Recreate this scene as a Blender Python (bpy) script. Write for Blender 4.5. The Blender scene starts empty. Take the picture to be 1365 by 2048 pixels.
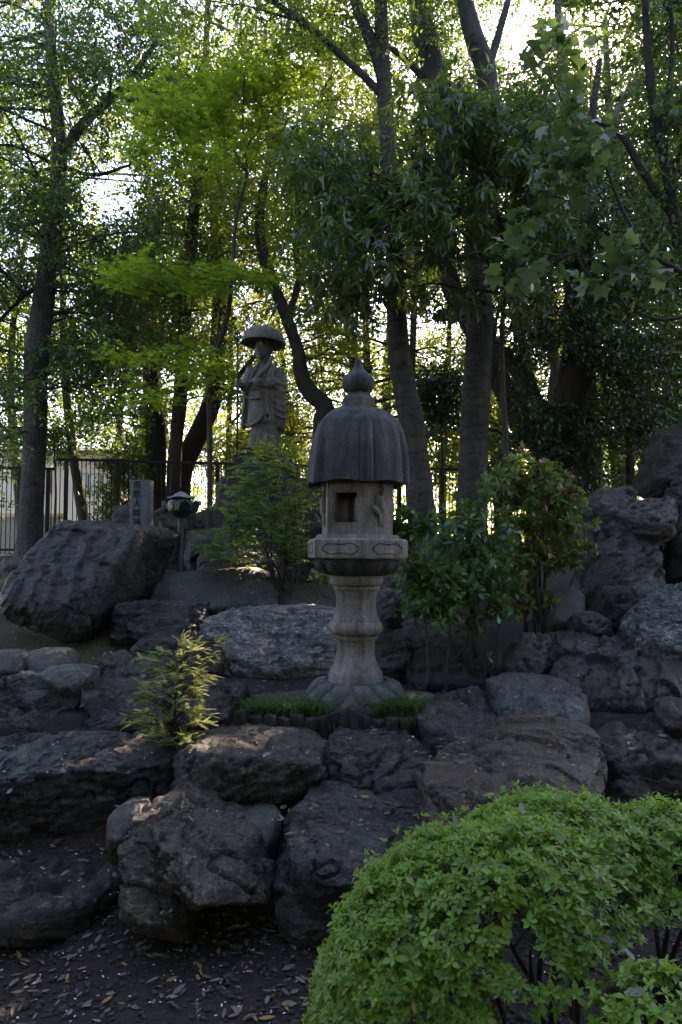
import bpy, bmesh, math, random
import numpy as np
from mathutils import Vector, Matrix, Quaternion

rng = np.random.default_rng(11)
random.seed(11)
SC = bpy.context.scene
COL = SC.collection

# ------------------------------------------------------------------ camera, sky, sun, exposure
F = 1450.0                      # focal length in pixels of the 1365 x 2048 photograph
PITCH = math.radians(3.0)
EYE = Vector((0.0, 0.0, 1.6))
cam = bpy.data.cameras.new('camera')
cam.sensor_fit = 'VERTICAL'
cam.sensor_height = 36.0
cam.lens = F / 2048 * 36.0
cam.clip_end = 600
cam.clip_start = 0.05
camo = bpy.data.objects.new('camera', cam)
COL.objects.link(camo)
camo.location = EYE
camo.rotation_euler = (math.pi / 2 + PITCH, 0, 0)
SC.camera = camo

SUN_EL, SUN_AZ = math.radians(33.0), math.radians(20.0)
world = bpy.data.worlds.new('World')
SC.world = world
world.use_nodes = True
wn = world.node_tree
sky = wn.nodes.new('ShaderNodeTexSky')
sky.sky_type = 'NISHITA'
sky.sun_disc = False
sky.sun_elevation = SUN_EL
sky.sun_rotation = SUN_AZ
sky.air_density = 1.0
sky.dust_density = 0.6
wn.links.new(sky.outputs[0], wn.nodes['Background'].inputs[0])
wn.nodes['Background'].inputs[1].default_value = 0.15
sunl = bpy.data.lights.new('sun', 'SUN')
sunl.energy = 5.0
sunl.angle = math.radians(0.5)
sunl.color = (1.0, 0.90, 0.74)
suno = bpy.data.objects.new('sun', sunl)
COL.objects.link(suno)
sdir = Vector((math.cos(SUN_EL) * math.sin(SUN_AZ), math.cos(SUN_EL) * math.cos(SUN_AZ), math.sin(SUN_EL)))
suno.rotation_euler = sdir.to_track_quat('Z', 'Y').to_euler()
suno.location = (6, 16, 14)

SC.view_settings.view_transform = 'Standard'
SC.view_settings.look = 'None'
SC.view_settings.gamma = 1.0
SC.view_settings.exposure = 2.7
SC.view_settings.use_white_balance = True
SC.view_settings.white_balance_temperature = 7450
SC.view_settings.white_balance_tint = 20
SC.render.engine = 'CYCLES'
cy = SC.cycles
cy.max_bounces = 4
cy.diffuse_bounces = 2
cy.glossy_bounces = 1
cy.transmission_bounces = 3
cy.use_adaptive_sampling = True
cy.adaptive_threshold = 0.025
cy.transparent_max_bounces = 4
cy.caustics_reflective = False
cy.caustics_refractive = False
cy.use_denoising = True
cy.sample_clamp_indirect = 4.0

# ------------------------------------------------------------------ helpers
CP, SP = math.cos(PITCH), math.sin(PITCH)


def P(px, py, D):
    """World point seen at pixel (px, py) of the photograph at the distance D along +Y."""
    a = (px - 682.5) / F
    b = (1024.0 - py) / F
    y = CP - SP * b
    z = SP + CP * b
    s = D / y
    return Vector((a * s, D, EYE.z + z * s))


def PX(w, D):
    return w / F * D


GY = np.array([-6, 0, 2.75, 3.1, 3.4, 3.75, 4.05, 4.2, 4.3, 4.38, 5.0, 5.5, 6.2, 7.0, 8.0, 9.5, 12, 60, 400])
GZ = np.array([0, 0, 0.0, 0.03, 0.1, 0.28, 0.44, 0.50, .52, 0.62, 0.63, .74, .92, 1.1, 1.28, 1.42, 1.5, 1.5, 1.5])


def _hash(ix, iy, iz):
    h = (ix.astype(np.int64) * 374761393 + iy.astype(np.int64) * 668265263 + iz.astype(np.int64) * 2147483647) & 0x7fffffff
    h = ((h ^ (h >> 13)) * 1274126177) & 0x7fffffff
    h = ((h ^ (h >> 15)) * 2246822519) & 0x7fffffff
    return h ^ (h >> 16)


def noise3(p):
    p = np.asarray(p, dtype=np.float64)
    i = np.floor(p).astype(np.int64)
    f = p - i
    u = f * f * f * (f * (f * 6 - 15) + 10)
    out = np.zeros(len(p))
    for dx in (0, 1):
        wx = u[:, 0] if dx else 1 - u[:, 0]
        for dy in (0, 1):
            wy = u[:, 1] if dy else 1 - u[:, 1]
            for dz in (0, 1):
                wz = u[:, 2] if dz else 1 - u[:, 2]
                h = _hash(i[:, 0] + dx, i[:, 1] + dy, i[:, 2] + dz)
                g1 = (h & 1023) / 511.5 - 1
                g2 = ((h >> 10) & 1023) / 511.5 - 1
                g3 = ((h >> 20) & 1023) / 511.5 - 1
                out += wx * wy * wz * (g1 * (f[:, 0] - dx) + g2 * (f[:, 1] - dy) + g3 * (f[:, 2] - dz))
    return out * 1.2


def fbm(p, o=4, gain=0.5):
    s = np.zeros(len(p)); a = 1.0; t = 0
    for k in range(o):
        s += a * noise3(p * 2.03 ** k + 17.3 * k); t += a; a *= gain
    return s / t


def ridged(p, o=4):
    s = np.zeros(len(p)); a = 1.0; t = 0
    for k in range(o):
        s += a * (1 - np.abs(noise3(p * 2.07 ** k + 7.7 * k)) * 2); t += a; a *= 0.5
    return s / t


def terrain_z(x, y):
    x = np.atleast_1d(np.asarray(x, float)); y = np.atleast_1d(np.asarray(y, float))
    z = np.interp(y, GY, GZ)
    p = np.stack([x, y, np.zeros_like(x)], 1)
    amp = np.interp(y, [0, 3, 4, 12, 40], [0.02, 0.03, 0.03, 0.08, 0.3])
    return z + amp * fbm(p * 1.3 + 3.1, 3)


def tz(x, y):
    return float(terrain_z(x, y)[0])


def mesh_from(name, V, faces, smooth=False):
    """V (n,3); faces: one int array (m,k) or a list of such arrays."""
    me = bpy.data.meshes.new(name)
    V = np.asarray(V, dtype=np.float32)
    if not isinstance(faces, list):
        faces = [faces]
    faces = [np.asarray(f, dtype=np.int32) for f in faces if len(f)]
    loops = np.concatenate([f.ravel() for f in faces])
    counts = np.concatenate([np.full(len(f), f.shape[1], np.int32) for f in faces])
    starts = np.concatenate([[0], np.cumsum(counts)[:-1]]).astype(np.int32)
    me.vertices.add(len(V)); me.vertices.foreach_set('co', V.ravel())
    me.loops.add(len(loops)); me.loops.foreach_set('vertex_index', loops)
    me.polygons.add(len(counts)); me.polygons.foreach_set('loop_start', starts)
    me.update(calc_edges=True)
    if smooth:
        me.polygons.foreach_set('use_smooth', np.ones(len(counts), bool))
    return me


def add_attr(me, name, vals):
    a = me.attributes.new(name, 'FLOAT', 'POINT')
    a.data.foreach_set('value', np.asarray(vals, np.float32))


def link(name, me, mat=None, parent=None, loc=None):
    o = bpy.data.objects.new(name, me)
    COL.objects.link(o)
    if mat is not None and me is not None and len(me.materials) == 0:
        me.materials.append(mat)
    if loc is not None:
        o.location = loc
    if parent is not None:
        o.parent = parent
    return o


def tag(o, label=None, cat=None, group=None, kind=None):
    if label: o['label'] = label
    if cat: o['category'] = cat
    if group: o['group'] = group
    if kind: o['kind'] = kind
    return o


def empty(name, loc, label, cat, group=None):
    o = bpy.data.objects.new(name, None)
    COL.objects.link(o)
    o.location = loc
    o.empty_display_size = 0.1
    return tag(o, label, cat, group)


class MB:
    """Collects verts and faces, linked as one mesh."""
    def __init__(self):
        self.v = []; self.f = []

    def add(self, V, Fs):
        n = len(self.v)
        self.v.extend([tuple(p) for p in V])
        self.f.extend([tuple(i + n for i in f) for f in Fs])

    def box(self, c, s, rz=0.0, bevel=0.0):
        bm = bmesh.new()
        bmesh.ops.create_cube(bm, size=1.0)
        bmesh.ops.scale(bm, vec=s, verts=bm.verts)
        if bevel:
            bmesh.ops.bevel(bm, geom=bm.edges[:], offset=bevel, segments=2, affect='EDGES', profile=0.6)
        bmesh.ops.rotate(bm, matrix=Matrix.Rotation(rz, 3, 'Z'), verts=bm.verts)
        bmesh.ops.translate(bm, vec=c, verts=bm.verts)
        bm.verts.index_update()
        self.add([v.co[:] for v in bm.verts], [[v.index for v in f.verts] for f in bm.faces])
        bm.free()
        return self

    def tube(self, pts, rad, n=8, cap=True):
        V, Fc = tube_arrays(pts, rad, n, cap)
        self.add(V, Fc)
        return self

    def lathe(self, prof, n=32, c=(0, 0, 0), rot=0.0, poly=None):
        """prof: list of (r, z). poly=k makes k flat sides."""
        V = []
        for r, z in prof:
            for i in range(n):
                a = 2 * math.pi * i / n + rot
                rr = r
                if poly:
                    s = 2 * math.pi / poly
                    q = ((a - rot) % s) - s / 2
                    rr = r * math.cos(s / 2) / math.cos(q)
                V.append((c[0] + rr * math.cos(a), c[1] + rr * math.sin(a), c[2] + z))
        Fc = []
        for k in range(len(prof) - 1):
            for i in range(n):
                j = (i + 1) % n
                Fc.append((k * n + i, k * n + j, (k + 1) * n + j, (k + 1) * n + i))
        Fc.append(tuple(range(n - 1, -1, -1)))
        Fc.append(tuple((len(prof) - 1) * n + i for i in range(n)))
        self.add(V, Fc)
        return self

    def build(self, name, mat, parent=None, smooth=False, sharp=None, loc=None):
        me = bpy.data.meshes.new(name)
        me.from_pydata(self.v, [], self.f)
        me.update()
        if smooth:
            me.polygons.foreach_set('use_smooth', np.ones(len(me.polygons), bool))
            if sharp:
                me.set_sharp_from_angle(angle=math.radians(sharp))
        return link(name, me, mat, parent, loc)


def catmull(pts, per=5):
    pts = [np.asarray(p, float) for p in pts]
    if len(pts) < 3:
        a, b = pts
        return [a + (b - a) * t for t in np.linspace(0, 1, per + 1)]
    out = []
    Q = [2 * pts[0] - pts[1]] + pts + [2 * pts[-1] - pts[-2]]
    for i in range(1, len(Q) - 2):
        p0, p1, p2, p3 = Q[i - 1], Q[i], Q[i + 1], Q[i + 2]
        for k in range(per):
            t = k / per
            out.append(0.5 * ((2 * p1) + (p2 - p0) * t + (2 * p0 - 5 * p1 + 4 * p2 - p3) * t * t + (3 * p1 - p0 - 3 * p2 + p3) * t ** 3))
    out.append(pts[-1])
    return out


def tube_arrays(pts, rad, n=8, cap=True, rough=0.0, seed=0.0):
    pts = np.asarray([tuple(p) for p in pts], float)
    m = len(pts)
    rad = np.full(m, rad, float) if np.isscalar(rad) else np.asarray(rad, float)
    T = np.gradient(pts, axis=0)
    T /= np.linalg.norm(T, axis=1)[:, None] + 1e-9
    ref = np.array([1.0, 0.1, 0.0]) if abs(T[0][0]) < 0.9 else np.array([0, 1.0, 0.1])
    U = np.cross(T, ref); U /= np.linalg.norm(U, axis=1)[:, None] + 1e-9
    W = np.cross(T, U)
    ang = np.arange(n) * 2 * math.pi / n
    c, s = np.cos(ang), np.sin(ang)
    R = np.repeat(rad[:, None], n, 1)
    V = pts[:, None, :] + R[:, :, None] * (U[:, None, :] * c[None, :, None] + W[:, None, :] * s[None, :, None])
    if rough:
        flat = V.reshape(-1, 3)
        dn = fbm(flat * np.array([3.0, 3.0, 1.2]) / max(rad.max(), .03) * 0.22 + seed, 3).reshape(m, n)
        R2 = R * (1 + rough * dn * 2)
        V = pts[:, None, :] + R2[:, :, None] * (U[:, None, :] * c[None, :, None] + W[:, None, :] * s[None, :, None])
    V = V.reshape(-1, 3)
    Fc = []
    for k in range(m - 1):
        for i in range(n):
            j = (i + 1) % n
            Fc.append((k * n + i, k * n + j, (k + 1) * n + j, (k + 1) * n + i))
    if cap:
        Fc.append(tuple(range(n - 1, -1, -1)))
        Fc.append(tuple((m - 1) * n + i for i in range(n)))
    return V, Fc


# ------------------------------------------------------------------ materials
def mat_base(name):
    m = bpy.data.materials.new(name)
    m.use_nodes = True
    nt = m.node_tree
    return m, nt, nt.nodes['Principled BSDF'], nt.nodes['Material Output']


def N(nt, kind, **kw):
    n = nt.nodes.new(kind)
    for k, v in kw.items():
        setattr(n, k, v)
    return n


def noise_node(nt, vec, scale, detail=5, rough=0.6, dist=0.0):
    n = N(nt, 'ShaderNodeTexNoise')
    n.inputs['Scale'].default_value = scale
    n.inputs['Detail'].default_value = detail
    n.inputs['Roughness'].default_value = rough
    n.inputs['Distortion'].default_value = dist
    if vec is not None:
        nt.links.new(vec, n.inputs['Vector'])
    return n.outputs['Fac']


def ramp(nt, fac, stops):
    r = N(nt, 'ShaderNodeValToRGB')
    els = r.color_ramp.elements
    while len(els) < len(stops):
        els.new(0.5)
    for e, (p, c) in zip(els, stops):
        e.position = p
        e.color = (c[0], c[1], c[2], 1) if not np.isscalar(c) else (c, c, c, 1)
    nt.links.new(fac, r.inputs[0])
    return r.outputs[0]


def mix(nt, fac, a, b, mode='MIX'):
    n = N(nt, 'ShaderNodeMix', data_type='RGBA', blend_type=mode)
    for sock, v in ((n.inputs[0], fac), (n.inputs[6], a), (n.inputs[7], b)):
        if hasattr(v, 'is_output'):
            nt.links.new(v, sock)
        elif np.isscalar(v):
            sock.default_value = v
        else:
            sock.default_value = (v[0], v[1], v[2], 1)
    return n.outputs[2]


def mth(nt, op, a, b=None):
    n = N(nt, 'ShaderNodeMath', operation=op)
    for s, v in ((n.inputs[0], a), (n.inputs[1], b)):
        if v is None: continue
        if hasattr(v, 'is_output'): nt.links.new(v, s)
        else: s.default_value = v
    return n.outputs[0]


def coords(nt, scale=(1, 1, 1), rot=(0, 0, 0), out='Object'):
    tc = N(nt, 'ShaderNodeTexCoord')
    mp = N(nt, 'ShaderNodeMapping')
    mp.inputs['Scale'].default_value = scale
    mp.inputs['Rotation'].default_value = rot
    nt.links.new(tc.outputs[out], mp.inputs[0])
    return mp.outputs[0]


def bump(nt, h, strength, dist=0.02, prev=None):
    b = N(nt, 'ShaderNodeBump')
    b.inputs['Strength'].default_value = strength
    b.inputs['Distance'].default_value = dist
    nt.links.new(h, b.inputs['Height'])
    if prev is not None:
        nt.links.new(prev, b.inputs['Normal'])
    return b.outputs[0]


def rock_mat(name, dark, mid, pale, streak=(0.32, 0.34, 0.36), streak_amt=0.5, rot=(0.3, 0.2, 0.4), strat=5.0, dust=(0.10, 0.085, 0.07), dust_amt=0.6, rough=0.62, lichen=(0.16, 0.22, 0.19), lichen_amt=0.5, fine=1.0):
    m, nt, b, out = mat_base(name)
    oi = N(nt, 'ShaderNodeObjectInfo')
    v0 = coords(nt)
    off = N(nt, 'ShaderNodeVectorMath', operation='ADD')
    sc = N(nt, 'ShaderNodeVectorMath', operation='SCALE')
    sc.inputs['Scale'].default_value = 40.0
    comb = N(nt, 'ShaderNodeCombineXYZ')
    for i in range(3): nt.links.new(oi.outputs['Random'], comb.inputs[i])
    nt.links.new(comb.outputs[0], sc.inputs[0])
    nt.links.new(v0, off.inputs[0]); nt.links.new(sc.outputs[0], off.inputs[1])
    v = off.outputs[0]

    def aniso(scale):
        mp = N(nt, 'ShaderNodeMapping')
        mp.inputs['Rotation'].default_value = rot
        mp.inputs['Scale'].default_value = scale
        nt.links.new(v, mp.inputs[0])
        return mp.outputs[0]
    big = noise_node(nt, v, 2.6, 6, 0.62, 0.6)
    st = noise_node(nt, aniso((1.0, 1.3, strat)), 5.0, 9, 0.72, 1.2)
    brush = noise_node(nt, aniso((2.0, 2.4, 2.0 * strat)), 9.0, 6, 0.75, 0.8)
    fin = noise_node(nt, v, 48, 5, 0.75)
    grain = noise_node(nt, v, 190, 3, 0.7)
    col = ramp(nt, big, [(0.32, dark), (0.5, mid), (0.68, pale)])
    col = mix(nt, mth(nt, 'MULTIPLY', ramp(nt, st, [(0.50, 0.0), (0.62, 1.0)]), streak_amt), col, streak)
    col = mix(nt, mth(nt, 'MULTIPLY', ramp(nt, brush, [(0.50, 0.0), (0.64, 1.0)]), streak_amt), col, streak)
    col = mix(nt, ramp(nt, st, [(0.34, 0.8), (0.46, 0.0)]), col, tuple(c * 0.45 for c in dark))
    li = noise_node(nt, v, 2.8, 7, 0.75, 0.3)
    li2 = mth(nt, 'MULTIPLY', ramp(nt, li, [(0.56, 0.0), (0.64, 1.0)]), ramp(nt, fin, [(0.38, 0.0), (0.6, 1.0)]))
    col = mix(nt, mth(nt, 'MULTIPLY', li2, lichen_amt), col, lichen)
    blot = noise_node(nt, aniso((1.0, 1.0, 1.0 + strat * .25)), 6.5, 9, 0.78, 0.9)
    col = mix(nt, mth(nt, 'MULTIPLY', ramp(nt, blot, [(0.54, 0.0), (0.60, 1.0)]), 0.55), col, tuple(min(.5, c * 2.6) for c in mid))
    col = mix(nt, ramp(nt, blot, [(0.36, 0.75), (0.44, 0.0)]), col, tuple(c * .5 for c in dark))
    geo = N(nt, 'ShaderNodeNewGeometry')
    sep = N(nt, 'ShaderNodeSeparateXYZ'); nt.links.new(geo.outputs['Normal'], sep.inputs[0])
    up = ramp(nt, mth(nt, 'ADD', sep.outputs[2], mth(nt, 'MULTIPLY', mth(nt, 'SUBTRACT', big, 0.5), 0.8)), [(0.55, 0.0), (0.85, 1.0)])
    col = mix(nt, mth(nt, 'MULTIPLY', up, dust_amt), col, dust)
    sp = mix(nt, 1.0, col, ramp(nt, fin, [(0.32, 0.28), (0.5, 0.9), (0.68, 2.2)]), 'MULTIPLY')
    sp = mix(nt, 1.0, sp, ramp(nt, grain, [(0.35, 0.45), (0.65, 1.7)]), 'MULTIPLY')
    sp = mix(nt, 1.0, sp, ramp(nt, oi.outputs['Random'], [(0.0, (0.98, 0.78, 0.62)), (0.35, (0.58, 0.51, 0.45)), (0.65, (0.90, 0.82, 0.75)), (1.0, (0.60, 0.57, 0.55))]), 'MULTIPLY')
    nt.links.new(sp, b.inputs['Base Color'])
    nt.links.new(ramp(nt, fin, [(0.3, rough - 0.34), (0.7, rough + 0.05)]), b.inputs['Roughness'])
    b.inputs['Specular IOR Level'].default_value = 0.38
    n1 = bump(nt, st, 0.9 * fine, 0.05)
    n1 = bump(nt, brush, 0.8 * fine, 0.02, n1)
    med = noise_node(nt, v, 14, 9, 0.72)
    n2 = bump(nt, med, 0.8 * fine, 0.035, n1)
    n3 = bump(nt, fin, 0.9 * fine, 0.012, n2)
    nt.links.new(n3, b.inputs['Normal'])
    return m


M = {}
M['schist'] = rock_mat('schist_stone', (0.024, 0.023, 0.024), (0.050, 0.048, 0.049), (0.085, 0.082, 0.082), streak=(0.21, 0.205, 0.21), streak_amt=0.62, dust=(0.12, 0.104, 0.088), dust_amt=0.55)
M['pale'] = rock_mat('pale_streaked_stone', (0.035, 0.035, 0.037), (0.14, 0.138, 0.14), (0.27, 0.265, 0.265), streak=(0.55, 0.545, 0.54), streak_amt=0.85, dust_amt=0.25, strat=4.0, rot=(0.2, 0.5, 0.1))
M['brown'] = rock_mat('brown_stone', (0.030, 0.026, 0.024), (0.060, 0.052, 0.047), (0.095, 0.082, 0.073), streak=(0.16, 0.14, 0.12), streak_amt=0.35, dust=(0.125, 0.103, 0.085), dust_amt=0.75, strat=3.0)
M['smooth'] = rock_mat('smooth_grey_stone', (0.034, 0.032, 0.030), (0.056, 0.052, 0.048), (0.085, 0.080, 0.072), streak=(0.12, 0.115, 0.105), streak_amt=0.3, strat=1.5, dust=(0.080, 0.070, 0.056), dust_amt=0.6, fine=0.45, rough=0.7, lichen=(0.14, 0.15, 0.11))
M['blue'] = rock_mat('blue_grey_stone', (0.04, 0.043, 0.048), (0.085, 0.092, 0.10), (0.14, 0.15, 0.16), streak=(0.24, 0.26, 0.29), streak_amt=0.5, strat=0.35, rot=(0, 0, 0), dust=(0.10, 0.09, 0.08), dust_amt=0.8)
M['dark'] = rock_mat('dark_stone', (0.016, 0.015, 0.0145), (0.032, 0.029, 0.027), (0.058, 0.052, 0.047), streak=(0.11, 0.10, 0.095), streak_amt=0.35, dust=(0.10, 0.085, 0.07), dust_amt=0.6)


def granite_mat(name, base, stain, stain_amt, moss=None, scale=1.0):
    m, nt, b, out = mat_base(name)
    v = coords(nt)
    vs = coords(nt, (6, 6, 0.7))
    g = noise_node(nt, v, 120 * scale, 4, 0.85)
    g2 = noise_node(nt, v, 70 * scale, 4, 0.7)
    bigs = noise_node(nt, v, 5, 5, 0.65)
    drip = noise_node(nt, vs, 3.0, 6, 0.65, 0.4)
    col = ramp(nt, g, [(0.34, tuple(c * 0.35 for c in base)), (0.5, base), (0.66, tuple(min(1, c * 1.7) for c in base))])
    col = mix(nt, mth(nt, 'MULTIPLY', ramp(nt, drip, [(0.38, 0.0), (0.62, 1.0)]), stain_amt), col, stain)
    col = mix(nt, mth(nt, 'MULTIPLY', ramp(nt, bigs, [(0.40, 0.0), (0.65, 1.0)]), stain_amt * 0.8), col, tuple(c * 0.8 for c in stain))
    if moss:
        mo = noise_node(nt, vs, 4.5, 6, 0.7, 0.8)
        col = mix(nt, ramp(nt, mo, [(0.58, 0.0), (0.70, 0.65)]), col, moss)
    nt.links.new(col, b.inputs['Base Color'])
    b.inputs['Roughness'].default_value = 0.85
    b.inputs['Specular IOR Level'].default_value = 0.3
    n1 = bump(nt, g2, 0.55, 0.006)
    n2 = bump(nt, g, 0.5, 0.004, n1)
    nt.links.new(n2, b.inputs['Normal'])
    return m


M['granite'] = granite_mat('lantern_granite', (0.285, 0.24, 0.21), (0.075, 0.066, 0.060), 0.65)
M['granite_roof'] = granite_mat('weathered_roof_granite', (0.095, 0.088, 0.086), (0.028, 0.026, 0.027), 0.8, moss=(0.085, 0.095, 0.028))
M['granite_base'] = granite_mat('base_granite', (0.125, 0.116, 0.110), (0.055, 0.051, 0.048), 0.55)
M['statue'] = granite_mat('statue_stone', (0.22, 0.20, 0.185), (0.11, 0.10, 0.094), 0.5, moss=(0.07, 0.085, 0.05), scale=0.6)
M['stele'] = granite_mat('stele_stone', (0.125, 0.125, 0.135), (0.07, 0.07, 0.075), 0.5)


def simple_mat(name, col, rough=0.6, metal=0.0, var=0.25, vscale=12, bumps=0.2, spec=0.4):
    m, nt, b, out = mat_base(name)
    v = coords(nt)
    n = noise_node(nt, v, vscale, 6, 0.65)
    c = mix(nt, 1.0, col, ramp(nt, n, [(0.25, 1 - var), (0.75, 1 + var)]), 'MULTIPLY')
    nt.links.new(c, b.inputs['Base Color'])
    b.inputs['Roughness'].default_value = rough
    b.inputs['Metallic'].default_value = metal
    b.inputs['Specular IOR Level'].default_value = spec
    if bumps:
        nt.links.new(bump(nt, noise_node(nt, v, vscale * 4, 5, 0.7), bumps, 0.01), b.inputs['Normal'])
    return m


M['ink'] = simple_mat('carved_dark_lettering', (0.018, 0.018, 0.02), 0.9, bumps=0)
M['gold'] = simple_mat('gilded_lettering', (0.42, 0.30, 0.09), 0.5, 0.3, bumps=0)
M['bronze'] = simple_mat('verdigris_bronze', (0.035, 0.062, 0.058), 0.5, 0.4, 0.5, 9, 0.3)
M['post'] = simple_mat('green_grey_metal_post', (0.055, 0.078, 0.066), 0.6, 0.2, 0.4, 14, 0.2)
M['caps'] = simple_mat('pale_grey_cap', (0.17, 0.165, 0.16), 0.75)
M['fence'] = simple_mat('dark_brown_fence_paint', (0.008, 0.0065, 0.006), 0.6, 0.0, 0.3, 20, 0.05)
M['housewall'] = simple_mat('pale_pink_render', (0.62, 0.55, 0.52), 0.85, 0, 0.06, 3, 0.05)
M['roof'] = simple_mat('grey_roof', (0.12, 0.12, 0.125), 0.7)
M['concrete'] = simple_mat('grey_concrete', (0.22, 0.20, 0.19), 0.85)
M['ledge'] = simple_mat('tan_ledge', (0.45, 0.34, 0.25), 0.8)
M['winframe'] = simple_mat('window_frame_metal', (0.35, 0.36, 0.37), 0.5)
M['glass'] = simple_mat('window_glass', (0.05, 0.06, 0.07), 0.08, 0, 0.1, 2, 0, 0.5)


def bark_mat(name, dark, light, scale=1.0, bands=0.0):
    m, nt, b, out = mat_base(name)
    v = coords(nt, (9 * scale, 9 * scale, 2.2 * scale))
    v2 = coords(nt, (2, 2, 9))
    n = noise_node(nt, v, 2.2, 7, 0.7, 0.6)
    big = noise_node(nt, coords(nt), 2.3, 5, 0.65)
    ring = noise_node(nt, v2, 2.5, 5, 0.6)
    col = ramp(nt, n, [(0.3, dark), (0.7, light)])
    col = mix(nt, ramp(nt, big, [(0.45, 0.0), (0.7, 0.6)]), col, tuple(c * 1.5 for c in light))
    col = mix(nt, mth(nt, 'MULTIPLY', ramp(nt, ring, [(0.52, 0.0), (0.6, 1.0)]), bands), col, tuple(c * 0.6 for c in dark))
    nt.links.new(col, b.inputs['Base Color'])
    b.inputs['Roughness'].default_value = 0.85
    b.inputs['Specular IOR Level'].default_value = 0.25
    nt.links.new(bump(nt, ring, 0.35 * bands + .05, 0.02, bump(nt, n, 0.9, 0.03)), b.inputs['Normal'])
    return m


M['bark'] = bark_mat('grey_bark', (0.030, 0.026, 0.023), (0.075, 0.066, 0.060), 1.0, 0.6)
M['bark_dark'] = bark_mat('dark_bark', (0.018, 0.014, 0.012), (0.045, 0.036, 0.031), 1.0, 0.1)
M['bark_red'] = bark_mat('reddish_bark', (0.028, 0.019, 0.015), (0.075, 0.048, 0.036), 1.3, 0.0)
M['bark_pale'] = bark_mat('pale_bark', (0.07, 0.06, 0.05), (0.17, 0.145, 0.12), 0.9, 0.3)
M['twig'] = bark_mat('twig_bark', (0.03, 0.024, 0.02), (0.08, 0.065, 0.055), 2.0, 0.0)
M['logwood'] = bark_mat('weathered_log', (0.018, 0.014, 0.012), (0.05, 0.040, 0.035), 1.6, 0.0)


def leaf_mat(name, c0, c1, trans, tcol, rough=0.45, spec=0.5, c2=None, c2_pos=0.8, coat=0.0):
    m, nt, b, out = mat_base(name)
    at = N(nt, 'ShaderNodeAttribute', attribute_name='rnd')
    oi = N(nt, 'ShaderNodeObjectInfo')
    fac = mth(nt, 'FRACT', mth(nt, 'ADD', at.outputs['Fac'], mth(nt, 'MULTIPLY', oi.outputs['Random'], 0.0)))
    stops = [(0.0, c0), (0.75, c1)]
    if c2: stops = [(0.0, c0), (c2_pos - 0.12, c1), (c2_pos, c2)]
    col = ramp(nt, fac, stops)
    nt.links.new(col, b.inputs['Base Color'])
    b.inputs['Roughness'].default_value = rough
    b.inputs['Specular IOR Level'].default_value = spec
    tr = N(nt, 'ShaderNodeBsdfTranslucent')
    tc = mix(nt, 1.0, tcol, ramp(nt, fac, [(0.0, 0.65), (1.0, 1.25)]), 'MULTIPLY')
    if c2:
        tc = mix(nt, ramp(nt, fac, [(c2_pos - 0.1, 0.0), (c2_pos, 0.8)]), tc, c2)
    nt.links.new(tc, tr.inputs['Color'])
    ms = N(nt, 'ShaderNodeMixShader')
    ms.inputs[0].default_value = trans
    nt.links.new(b.outputs[0], ms.inputs[1]); nt.links.new(tr.outputs[0], ms.inputs[2])
    nt.links.new(ms.outputs[0], out.inputs['Surface'])
    return m


M['l_ever'] = leaf_mat('evergreen_leaf', (0.018, 0.042, 0.012), (0.045, 0.085, 0.022), 0.38, (0.13, 0.22, 0.03), 0.36, 0.55)
M['l_lit'] = leaf_mat('light_green_leaf', (0.035, 0.075, 0.014), (0.09, 0.13, 0.025), 0.45, (0.24, 0.34, 0.04), 0.42, 0.45)
M['l_yellow'] = leaf_mat('yellow_green_leaf', (0.05, 0.085, 0.016), (0.105, 0.14, 0.028), 0.5, (0.36, 0.43, 0.05), 0.5, 0.35)
M['l_maple'] = leaf_mat('fresh_maple_leaf', (0.06, 0.11, 0.014), (0.12, 0.17, 0.025), 0.55, (0.34, 0.46, 0.035), 0.5, 0.35)
M['l_laurel'] = leaf_mat('laurel_leaf', (0.022, 0.048, 0.022), (0.055, 0.092, 0.040), 0.3, (0.20, 0.30, 0.04), 0.33, 0.75)
M['l_plane'] = leaf_mat('broad_lobed_leaf', (0.045, 0.07, 0.045), (0.075, 0.105, 0.065), 0.3, (0.16, 0.25, 0.05), 0.4, 0.5)
M['l_camellia'] = leaf_mat('camellia_leaf', (0.012, 0.028, 0.014), (0.030, 0.055, 0.026), 0.2, (0.10, 0.17, 0.02), 0.3, 0.55)
M['l_azalea'] = leaf_mat('azalea_leaf', (0.075, 0.155, 0.018), (0.180, 0.315, 0.040), 0.4, (0.31, 0.50, 0.042), 0.42, 0.45)
M['l_nandina'] = leaf_mat('nandina_leaf', (0.03, 0.09, 0.032), (0.075, 0.15, 0.05), 0.4, (0.24, 0.36, 0.05), 0.45, 0.4)
M['l_pieris'] = leaf_mat('pieris_leaf', (0.035, 0.085, 0.022), (0.085, 0.14, 0.028), 0.35, (0.22, 0.30, 0.04), 0.4, 0.5, c2=(0.24, 0.085, 0.045), c2_pos=0.82)
M['l_aucuba'] = leaf_mat('broad_shrub_leaf', (0.036, 0.085, 0.033), (0.085, 0.155, 0.055), 0.32, (0.16, 0.26, 0.04), 0.32, 0.55)
M['l_cypress'] = leaf_mat('feathery_needle', (0.12, 0.16, 0.045), (0.32, 0.34, 0.12), 0.45, (0.50, 0.54, 0.16), 0.6, 0.3)
M['l_grass'] = leaf_mat('mondo_grass_blade', (0.022, 0.065, 0.018), (0.055, 0.12, 0.026), 0.3, (0.16, 0.28, 0.03), 0.45, 0.4, c2=(0.20, 0.16, 0.09), c2_pos=0.93)
M['l_dead'] = leaf_mat('fallen_leaf_brown', (0.085, 0.07, 0.05), (0.19, 0.17, 0.13), 0.1, (0.2, 0.15, 0.08), 0.6, 0.35, c2=(0.30, 0.16, 0.05), c2_pos=0.93)
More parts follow.
